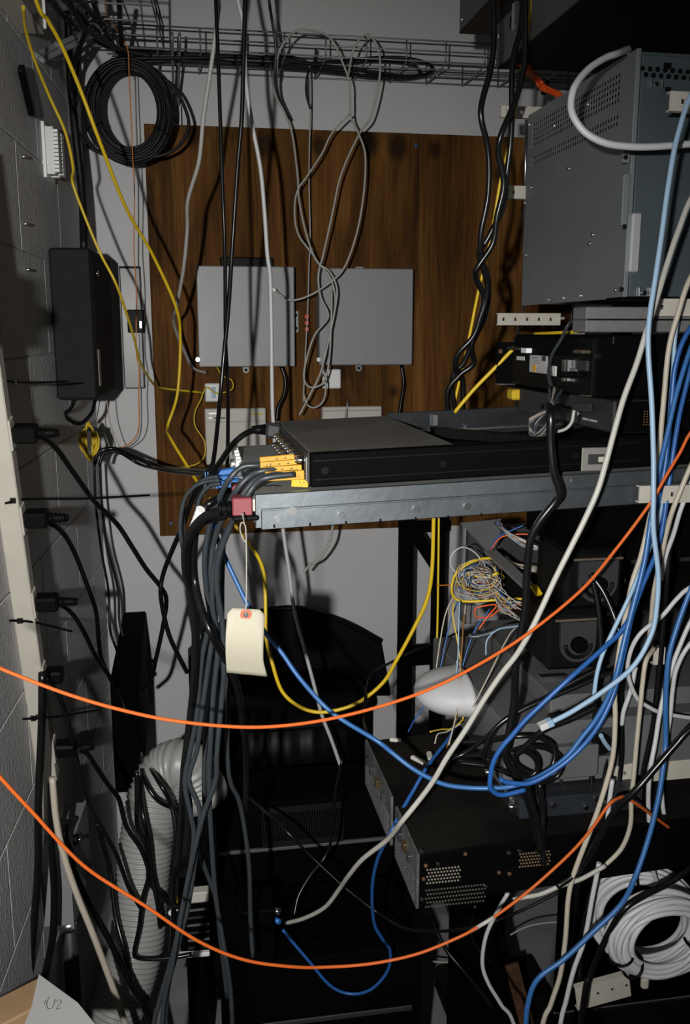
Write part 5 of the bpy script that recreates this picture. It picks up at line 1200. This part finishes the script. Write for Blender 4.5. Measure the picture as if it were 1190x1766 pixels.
# ---- right-hand cable trunk
def net(label, pts, r, m, name='network_cable'): return cable(name, label, pts, r*.74, m)
o, _ = net('light blue cable hanging in front of the rack, ending in a clear plug', [(1200, 150, 1.08), (1169, 233), (1153, 318), (1141, 406), (1131, 475), (1120, 549, 1.05), (1118, 605), (1124, 697), (1127, 790), (1127, 857, 1.03), (1127, 914), (1135, 988), (1133, 1043), (1124, 1092), (1094, 1147, 1.02), (1046, 1188), (990, 1225), (952, 1245, 1.02)], .0044, C_LBL)
p = AY(953, 1244, 1.02); q = AY(930, 1254, 1.02); d_ = (q-p).normalized()
MB().bar(p, p.lerp(q, .45), .011, .009, (0, 0, 1), .001).build('plug_boot', C_LBL, o); MB().bar(p.lerp(q, .4), q, .0115, .008, (0, 0, 1), .0008).build('clear_plug', mat('clear_plastic', (.50, .50, .50), .15), o)
net('long white cable slanting from upper right to the small splitter box', [(1200, 330, 1.12), (1170, 398), (1150, 457), (1137, 501), (1116, 568, 1.08), (1098, 627), (1076, 686), (1061, 738), (1046, 794), (1031, 845, 1.06), (1009, 895), (983, 947), (957, 999), (935, 1047), (913, 1092, 1.07), (891, 1129), (865, 1162), (835, 1206), (802, 1260, 1.10), (771, 1306), (749, 1344), (726, 1376), (693, 1417, 1.14), (668, 1448), (625, 1482), (600, 1512, 1.3), (586, 1532), (561, 1564), (526, 1583), (494, 1592, 1.5)], .0050, C_WHT)
net('cream cable behind the light blue one at the rack edge', [(1196, 470, 1.13), (1168, 546, 1.13), (1153, 605), (1144, 697), (1137, 775), (1132, 838, 1.14), (1118, 905), (1105, 960), (1090, 1006, 1.12), (1076, 1077), (1066, 1136), (1060, 1192, 1.11), (1061, 1240), (1056, 1309), (1035, 1385, 1.10), (1015, 1440), (990, 1506), (980, 1550), (975, 1620, 1.10), (966, 1682), (950, 1732), (930, 1800, 1.1)], .0049, C_CRM)
net('second light blue cable behind the rack edge, upper right', [(1190, 480, 1.15), (1167, 560), (1160, 650), (1152, 760), (1148, 838, 1.15), (1135, 900), (1118, 950), (1089, 1021, 1.10), (1068, 1066), (1042, 1121), (1030, 1160), (1024, 1202, 1.09)], .0040, C_LBL)
net('dark blue cable bundled beside the cream one, looping left over the tangle', [(1195, 560, 1.14), (1166, 625), (1156, 720), (1146, 810, 1.13), (1128, 895), (1112, 970), (1095, 1047, 1.1), (1070, 1090), (1046, 1113), (1016, 1140), (979, 1173, 1.08), (935, 1214), (905, 1243), (881, 1271, 1.09), (866, 1288), (851, 1314), (845, 1347), (848, 1362), (866, 1371, 1.1), (906, 1362)], .0046, C_BLU)
net('dark blue cable curving with the mid-blue one into the tangle', [(1215, 560, 1.16), (1180, 680, 1.15), (1164, 760), (1150, 860, 1.13), (1136, 940), (1108, 1010), (1090, 1060, 1.09), (1077, 1120), (1060, 1190), (1036, 1245, 1.07), (1002, 1290), (960, 1326), (915, 1350), (880, 1350, 1.08), (862, 1344)], .0046, C_BLU)
net('dark blue cable from right edge falling in a long sweep to bottom', [(1220, 950, 1.12), (1190, 1020), (1168, 1080), (1153, 1136), (1148, 1210), (1148, 1280, 1.1), (1144, 1320), (1135, 1378), (1118, 1447), (1094, 1516, 1.06), (1070, 1561), (1021, 1609), (973, 1654), (928, 1688, 1.06), (911, 1730), (905, 1800)], .0050, C_BLUM)
net('cream cable from the upper brace down to the orange bend', [(1128, 1118, 1.15), (1114, 1140, 1.13), (1108, 1180), (1105, 1210), (1098, 1280, 1.12), (1094, 1326), (1089, 1378, 1.12), (1087, 1423), (1073, 1461), (1049, 1487, 1.13), (1035, 1495)], .0046, C_CRM)
net('white cable from right edge dipping under the light blue one', [(1195, 1010, 1.12), (1168, 1032), (1142, 1062), (1105, 1092, 1.12), (1087, 1125), (1083, 1162), (1098, 1203, 1.15), (1120, 1220), (1140, 1229), (1170, 1235), (1195, 1238, 1.16)], .0042, C_WHT2)
net('white cable stub ending in the dark left of the cream one', [(1096, 1150, 1.17), (1088, 1190), (1076, 1225), (1072, 1250, 1.18)], .0046, C_WHT2)
net('white cable running down the right trunk to the white coil', [(1205, 1050, 1.15), (1170, 1120), (1150, 1180, 1.14), (1138, 1230), (1130, 1280), (1121, 1330, 1.12), (1118, 1380), (1120, 1430), (1120, 1475), (1126, 1500), (1134, 1525, 1.16)], .0046, C_WHT2)
net('white cable at the far right edge, upper half', [(1195, 1105, 1.13), (1168, 1150), (1160, 1190), (1155, 1240, 1.14), (1143, 1310), (1140, 1370)], .0044, C_WHT2)
net('white cable by the right edge of the lower trunk', [(1140, 1320, 1.16), (1142, 1380, 1.15), (1148, 1420), (1156, 1455), (1160, 1480, 1.16)], .0044, C_WHT2)
net('white cable behind the orange bend, short and straight', [(1056, 1345, 1.13), (1050, 1390), (1046, 1430), (1040, 1458, 1.14)], .0046, C_WHT2)
net('white cable falling straight from the tie to the bottom right', [(1033, 1488, 1.12), (1027, 1520), (1021, 1550), (1008, 1620, 1.12), (990, 1671), (977, 1723), (962, 1800, 1.12)], .0048, C_WHT2)
net('cool white cable curving down below the black server', [(876, 1540, 1.28), (856, 1575), (838, 1615), (832, 1661, 1.3), (842, 1695), (864, 1732), (890, 1780, 1.3)], .0046, C_WHT2)
net('cream cable wrapped with black, from the tie to the orange cable', [(1044, 1493, 1.11), (1010, 1512), (994, 1519), (966, 1528), (932, 1542, 1.11), (901, 1548), (885, 1552)], .0044, C_WHT)
net('white cable along the right side behind the cream bracket', [(1210, 770, 1.12), (1168, 860, 1.12), (1152, 907), (1140, 962), (1128, 1020, 1.14), (1124, 1060), (1120, 1100, 1.16)], .0048, C_CRM)
net('white cable fragment beside the cream cable, upper trunk', [(1215, 790, 1.14), (1178, 868, 1.14), (1162, 920), (1148, 960), (1141, 1000, 1.17)], .0044, C_WHT2)
net('pale blue stub in the tangle behind the cream cable', [(1036, 1268, 1.16), (1044, 1282), (1052, 1292, 1.17)], .0046, C_LBL)
net('thin white wire lying on the floor under the server', [(733, 1657, 1.95), (780, 1659), (825, 1645), (870, 1618), (920, 1595), (990, 1592), (1030, 1618, 1.9)], .0030, C_GRY)
net('blue cable descending from the dome, behind the long white cable', [(790, 1245, 1.40), (775, 1272), (755, 1298), (735, 1325, 1.3), (712, 1365), (692, 1400), (672, 1440, 1.24), (652, 1480), (642, 1530), (645, 1590, 1.4), (660, 1620), (673, 1640), (668, 1675, 1.45), (640, 1706), (605, 1714, 1.48), (570, 1700), (535, 1660), (505, 1625, 1.5), (488, 1604)], .0040, C_BLU)
# black cords at right and below
cord('thick black cable from the hank down in front of the silver tray', [(945, 700, 1.12), (950, 716, 1.1), (950, 764), (955, 812), (966, 850, 1.10), (957, 866), (931, 899), (915, 932), (909, 988, 1.12), (905, 1055), (896, 1106), (889, 1154), (887, 1210, 1.13), (876, 1273), (872, 1300), (884, 1330, 1.13), (905, 1365), (920, 1410), (925, 1450, 1.12)], .0056)
for k_, (lab, pts) in enumerate((
    ('black cable crossing the lower right from brace to coil', [(1195, 1255, 1.06), (1165, 1285), (1130, 1325), (1095, 1365, 1.06), (1060, 1400), (1030, 1450), (1000, 1500, 1.1), (960, 1530)]),
    ('black cable over the top of the white coils', [(1220, 1478, 1.09), (1180, 1505, 1.08), (1150, 1525), (1110, 1545), (1075, 1570, 1.07), (1045, 1620), (1020, 1680, 1.1), (1005, 1740)]),
    ('black cable straight down behind the cream cable', [(1060, 1150, 1.22), (1050, 1250), (1040, 1360, 1.2), (1030, 1440), (1020, 1520, 1.2)]),
    ('black cable straight down beside it in the trunk', [(1078, 1080, 1.2), (1070, 1190), (1072, 1300, 1.2), (1060, 1400), (1050, 1480)]),
    ('black cable from the upper module to the right trunk', [(1018, 990, 1.22), (1040, 1020), (1058, 1060), (1070, 1100, 1.18), (1075, 1160)]),
    ('black cable falling from the lower module', [(1022, 1000, 1.22), (1032, 1050), (1036, 1120), (1030, 1200, 1.2), (1022, 1290), (1020, 1380, 1.2)]),
    ('black cable down the far right edge of the trunk', [(1160, 890, 1.2), (1150, 1000), (1140, 1120), (1128, 1240, 1.2), (1110, 1330), (1100, 1420, 1.2)]),
    ('black cable leaning right behind the white coil', [(1100, 1000, 1.24), (1090, 1100), (1110, 1230), (1100, 1330, 1.24)]),
    ('black cable along the grey box, lower front', [(1040, 1150, 1.16), (985, 1178), (930, 1210), (880, 1235, 1.17), (840, 1270), (800, 1300, 1.2), (765, 1312)]),
    ('black cable along the grey box, second line', [(1050, 1160, 1.15), (970, 1195), (905, 1222), (855, 1255, 1.16), (835, 1300), (840, 1320, 1.17)]),
    ('black cable looping on the dusty server top', [(770, 1305, 1.22), (820, 1303), (860, 1303), (905, 1290, 1.15), (940, 1290), (968, 1310), (960, 1340), (920, 1350, 1.15), (880, 1335), (845, 1322), (790, 1315, 1.22)]),
    ('second black loop on the dusty server top', [(780, 1280, 1.22), (840, 1278), (890, 1270, 1.16), (930, 1272), (955, 1290), (952, 1320), (925, 1338, 1.14), (890, 1322), (885, 1300)]),
    ('small tight black loop below the blue hook', [(880, 1300, 1.13), (905, 1296), (924, 1310), (925, 1330), (908, 1340), (888, 1330, 1.13), (882, 1312)]),
    ('black cable with a bright highlight, right of the clear plug', [(1030, 1218, 1.11), (985, 1240), (940, 1258, 1.11), (915, 1280), (890, 1302, 1.13)]),
    ('black cable falling from the tangle over the server side', [(905, 1340, 1.12), (915, 1380), (926, 1420), (932, 1470, 1.11)]),
    ('black cable falling beside it over the server side', [(930, 1350, 1.14), (936, 1400), (934, 1450), (938, 1490, 1.12)]),
    ('thin black cable across the bin towards the server', [(790, 1090, 1.62), (760, 1105, 1.7), (710, 1125), (660, 1150), (640, 1165, 1.65), (632, 1190), (628, 1240), (632, 1262, 1.47)]),
    ('thin black lead down the centre before the floor cabinet', [(590, 1310, 1.6), (578, 1370), (572, 1440), (562, 1475, 1.6), (535, 1510), (515, 1545), (507, 1580, 1.55)]),
    ('thin grey-black lead slanting right across the floor cabinet', [(425, 1372, 1.78), (480, 1420, 1.6), (540, 1480), (600, 1535), (660, 1580, 1.5), (700, 1602), (760, 1606), (830, 1596, 1.3), (900, 1570), (970, 1535)]),
    ('black cable slanting to the floor at bottom centre right', [(700, 1440, 1.7), (735, 1560, 1.7), (765, 1630), (800, 1675), (850, 1735, 1.6)]),
    ('black cable hanging below the server onto the floor', [(820, 1560, 1.7), (812, 1610), (830, 1640, 1.7), (850, 1660)]),
    ('black cable in the lower rack beside the cream one', [(1035, 1490, 1.2), (1015, 1560), (1000, 1640, 1.2), (1000, 1720)]),
    ('black cable in the lower rack behind the straight white one', [(1000, 1510, 1.22), (985, 1600), (990, 1680, 1.22), (1005, 1740)]),
    )):
    cord(lab, pts, .0026 if 'thin' in lab else (.0036 if 'loop' in lab or 'line' in lab or 'front' in lab else .0046))
# the bunch of thin tied leads behind the receiver
t = thing('tied_lead_hank', 'tied hank of thin grey-brown leads hanging behind the receiver', 'hank', AY(945, 745, 1.13))
for k_ in range(14):
    x = random.uniform(-7, 7); b_ = random.uniform(0, 26)
    MB().tube(cr(P3k([(960+x*2, 672+random.uniform(-6, 6), 1.16), (952+x*.5, 694, 1.13), (950+x*.4, 704), (936-b_*.7+x, 714+b_*.3), (926-b_*.5, 728+x), (920+x-b_*.1, 745, 1.14), (932+x*1.6, 750), (944+x*.3, 732), (951, 704, 1.12)]), 6), .0022, 6).build('lead', (mat('lead_brown', (.10, .086, .07), .5), C_SLT, mat('lead_tan', (.17, .15, .125), .5), C_BLKM)[k_ % 4], t)
q = AY(951, 703, 1.125); MB().tube([q+Vector((.011*math.cos(a*PI/8), .011*math.sin(a*PI/8), .002*math.cos(a*PI/4))) for a in range(16)], .003, 6, closed=True).build('tie', BLACKP, t)
cable('data_cable', 'thin grey lead curving over the black amplifier rear to the slim box', [(1008, 548, 1.25), (992, 552), (980, 560, 1.30), (968, 585), (952, 612, 1.28), (946, 640), (950, 662), (958, 680, 1.2)], .0026, C_SLT)
cable('data_cable', 'grey lead drooping from the receiver to the drawer', [(990, 708, 1.16), (986, 728), (975, 740), (955, 746, 1.15)], .0022, C_GRY)

# ---- white cable coils, lower right
def coil(label, px, py, y, ro, ri, n, yaw_, tilt, m, squash=1.0, ties=()):
    c = AY(px, py, y); t = thing('white_cable_coil', label, 'coil', c, 'white cable coils')
    M = Matrix.Translation(c) @ Matrix.Rotation(yaw_, 4, 'Z') @ Matrix.Rotation(tilt, 4, 'X')
    mb = MB(); rnd = random.Random(px)
    for k_ in range(n):
        r_ = ri+(ro-ri)*((k_*7) % n)/n; dz = (k_ % 4-1.5)*.0085; ox = rnd.uniform(-.004, .004); oz = rnd.uniform(-.004, .004); ph = rnd.uniform(0, 6)
        mb.tube([M @ Vector((r_*math.cos(a*PI/28)+ox, dz+.003*math.sin(a*PI/14+ph), squash*r_*math.sin(a*PI/28)+oz)) for a in range(56)], .0042, 7, closed=True)
    mb.build('winding', m, t)
    for a_ in ties:
        rm = (ro+ri)/2; ctr = M @ Vector((rm*math.cos(R_(a_)), 0, squash*rm*math.sin(R_(a_)))); u = (M.to_3x3() @ Vector((math.cos(R_(a_)), 0, math.sin(R_(a_))))).normalized(); v = M.to_3x3() @ Vector((0, 1, 0))
        MB().tube([ctr+u*((ro-ri)/2+.007)*math.cos(b*PI/10)+v*.022*math.sin(b*PI/10) for b in range(20)], .0022, 6, closed=True).build('cable_tie', BLACKP, t)
    return t
coil('nearer white cable coil tied with black ties at lower right', 1140, 1613, 1.08, .076, .056, 22, 0, R_(2), C_WHT2, .82, (205, 232, 330))
coil('farther white cable coil leaning behind the nearer one', 1108, 1580, 1.19, .082, .062, 16, R_(-22), R_(-6), C_WHT2, .95, (100,))
# clip on the lower brace
p = AY(1112, 1695, 1.16); tag(MB().box(p, (.012, .01, .018), .003).build('cage_clip', BEIGEM), 'small cream clip below the white coils', 'clip')

# ---- colourful thin wires
TW = [C_WHT2, C_BLU, mat('wire_orange', (.42, .11, .03), .5), C_YELD, C_CRM, C_GRY, C_SLT, mat('wire_brown', (.14, .07, .03), .5)]
rnd = random.Random(11)
mb = MB()
def tw(pts, r, mi):
    mb.cur = mi; mb.tube(cr(P3k(pts), 5), r, 5)
for k_ in range(74):                                        # the wound-up knot
    cx_, cy_ = 824+rnd.uniform(-8, 14), 1003+rnd.uniform(-14, 14); rx = rnd.uniform(14, 40); ry = rnd.uniform(8, 28); ph = rnd.uniform(0, 6.3); y = rnd.uniform(1.44, 1.56)
    tw([(cx_+rx*math.cos(ph+a*1.05), cy_+ry*math.sin(ph+a*1.05), y+.02*math.sin(a+k_)) for a in range(6)], .0007, rnd.choice((0, 0, 1, 2, 3, 4, 4, 5, 5, 6, 7)))
for k_ in range(26):                                        # streaming right to the punch block
    y0 = 1012+rnd.uniform(-6, 10); tw([(828+rnd.uniform(-8, 8), y0-10, 1.5), (848, y0, 1.46), (868+rnd.uniform(-4, 4), y0+26+rnd.uniform(-14, 10), 1.42), (905, 1058+rnd.uniform(-20, 24), 1.38), (955, 1080+rnd.uniform(-6, 6), 1.36)], .0008, rnd.choice((0, 0, 1, 2, 3, 4, 4, 5, 5, 6, 7)))
for k_ in range(14):                                        # upper stream
    tw([(858+rnd.uniform(-6, 6), 902+rnd.uniform(-4, 4), 1.5), (872, 916+rnd.uniform(-4, 6)), (900, 934+rnd.uniform(-6, 8), 1.42), (935, 946+rnd.uniform(-4, 4)), (968, 950+rnd.uniform(-5, 5), 1.38)], .0008, rnd.choice((0, 0, 1, 2, 3, 4, 4, 5, 5, 6, 7)))
for k_ in range(10):
    tw([(872, 962+rnd.uniform(-6, 6), 1.5), (890, 974+rnd.uniform(-4, 4)), (920, 982+rnd.uniform(-6, 6), 1.42), (962, 982+rnd.uniform(-6, 8), 1.38)], .0008, rnd.choice((0, 0, 1, 2, 3, 4, 4, 5, 5, 6, 7)))
o = mb.build('telephone_wire_tangle', TW); tag(o, 'tangle of thin coloured telephone wires below the silver tray', 'wires'); o['kind'] = 'stuff'
YG = 'thicker yellow wires round the tangle'
cable('jumper_wire', 'thick yellow wire bowed round the left of the tangle', [(862, 965, 1.5), (835, 963), (808, 972), (786, 990), (779, 1012, 1.5), (783, 1030), (800, 1037), (840, 1036), (875, 1033), (905, 1033, 1.42)], .0022, C_YEL, group=YG)
cable('jumper_wire', 'thick yellow wire through the middle of the tangle', [(806, 988, 1.48), (820, 993), (840, 995), (860, 988, 1.46)], .0028, C_YEL, group=YG)
cable('jumper_wire', 'white wire looping up over the left of the tangle', [(842, 988, 1.5), (832, 968), (815, 950), (796, 944), (780, 956), (777, 974), (788, 988), (806, 990, 1.5)], .0011, C_WHT2)
cable('jumper_wire', 'slate-blue wire looping above the tangle', [(834, 975, 1.5), (824, 952), (812, 940), (800, 945), (794, 962), (796, 982, 1.5)], .0011, C_SLT)
cable('jumper_wire', 'blue and orange wire pair rising above the patch shelf', [(846, 946, 1.48), (858, 928), (875, 918), (903, 906, 1.45)], .0012, C_BLU)
cable('jumper_wire', 'orange wire arching above the patch shelf', [(846, 948, 1.48), (862, 928), (885, 922), (912, 921, 1.45)], .0012, C_RED)
cable('jumper_wire', 'orange wire leading left from the tangle', [(752, 1010, 1.6), (780, 1009), (806, 1012), (825, 1000, 1.5)], .0010, C_ORG2)
hang = [('white wire falling left of the dome', [(781, 1030, 1.48), (768, 1060), (760, 1100), (754, 1140), (750, 1170, 1.46)], C_CRM), ('blue wire falling left of the dome', [(790, 1036, 1.48), (776, 1075), (766, 1120), (756, 1165), (742, 1200), (716, 1240), (704, 1262, 1.4)], C_BLU), ('yellow wire falling in front of the dome', [(783, 1038, 1.44), (781, 1062), (788, 1100), (794, 1140), (800, 1180), (806, 1215), (798, 1240, 1.36)], C_YELD), ('light blue wire falling beside the yellow one', [(793, 1036, 1.44), (791, 1080), (790, 1130), (786, 1175), (784, 1220, 1.36)], C_LBL), ('tan wire falling past the dome to the server', [(803, 1042, 1.44), (799, 1085), (795, 1140), (792, 1190), (786, 1235), (774, 1285, 1.3)], C_CRM), ('brown wire falling right of the tan one', [(800, 1060, 1.42), (797, 1110), (792, 1180), (787, 1240, 1.34), (770, 1290)], C_BRN), ('blue wire slanting left under the tangle', [(845, 1050, 1.42), (820, 1085), (806, 1120), (798, 1150, 1.4)], C_BLU), ('orange wire looping under the tangle', [(862, 1050, 1.42), (845, 1063), (822, 1064), (820, 1050), (835, 1045), (856, 1044), (842, 1062), (826, 1085, 1.4)], C_RED), ('white wire slanting down to the long white cable', [(898, 1075, 1.38), (882, 1090), (870, 1110), (855, 1140), (838, 1175), (815, 1220, 1.3)], C_CRM), ('light blue wire bending over the grey box', [(906, 1078, 1.36), (880, 1082), (858, 1086), (840, 1104), (838, 1130, 1.34)], C_LBL), ('yellow wire tail pointing left on the server', [(800, 1240, 1.36), (780, 1256), (760, 1258), (742, 1262, 1.3)], C_YELD), ('white wire tail curling on the server', [(795, 1248, 1.34), (770, 1262), (755, 1266), (750, 1282, 1.3)], C_CRM)]
for lab, pts, m in hang: cable('jumper_wire', lab, pts, .0012, m, group='loose wires hanging from the tangle')
cable('data_cable', 'slate sheathed cable end pushed out of the tangle to the left', [(905, 1077, 1.36), (870, 1082), (845, 1092), (820, 1098), (808, 1096, 1.38)], .0040, C_SLT)
# box added at the left edge to cast the square shadow on the wall
hL = (FL-LC).dot(LN)
def throw(px, py, off):            # point at height off over the wall on the flash ray to that wall spot
    p = AL(px, py, 0); return p.lerp(FL, off/hL)
A1 = throw(72, 480, .10); A2 = throw(78, 605, .10)
uN = (A1-LC).dot(LU)
t = thing('shadow_casting_box', 'small box added on the left wall at the picture edge to throw a square shadow', 'box', lw(uN+.07, A2.z, 0))
lbox(MB(), uN, uN+.14, A2.z, A1.z, 0, .092).build('body', BEIGE, t)
lbox(MB(), uN+.003, uN+.137, A2.z+.003, A1.z-.003, .092, .100).build('cover', BEIGE, t)
zk = (A1.z*.45+A2.z*.55); MB().cyl(lw(uN+.012, zk, .095), lw(uN-.010, zk, .095), .016, 14).build('knob', BLACKP, t)
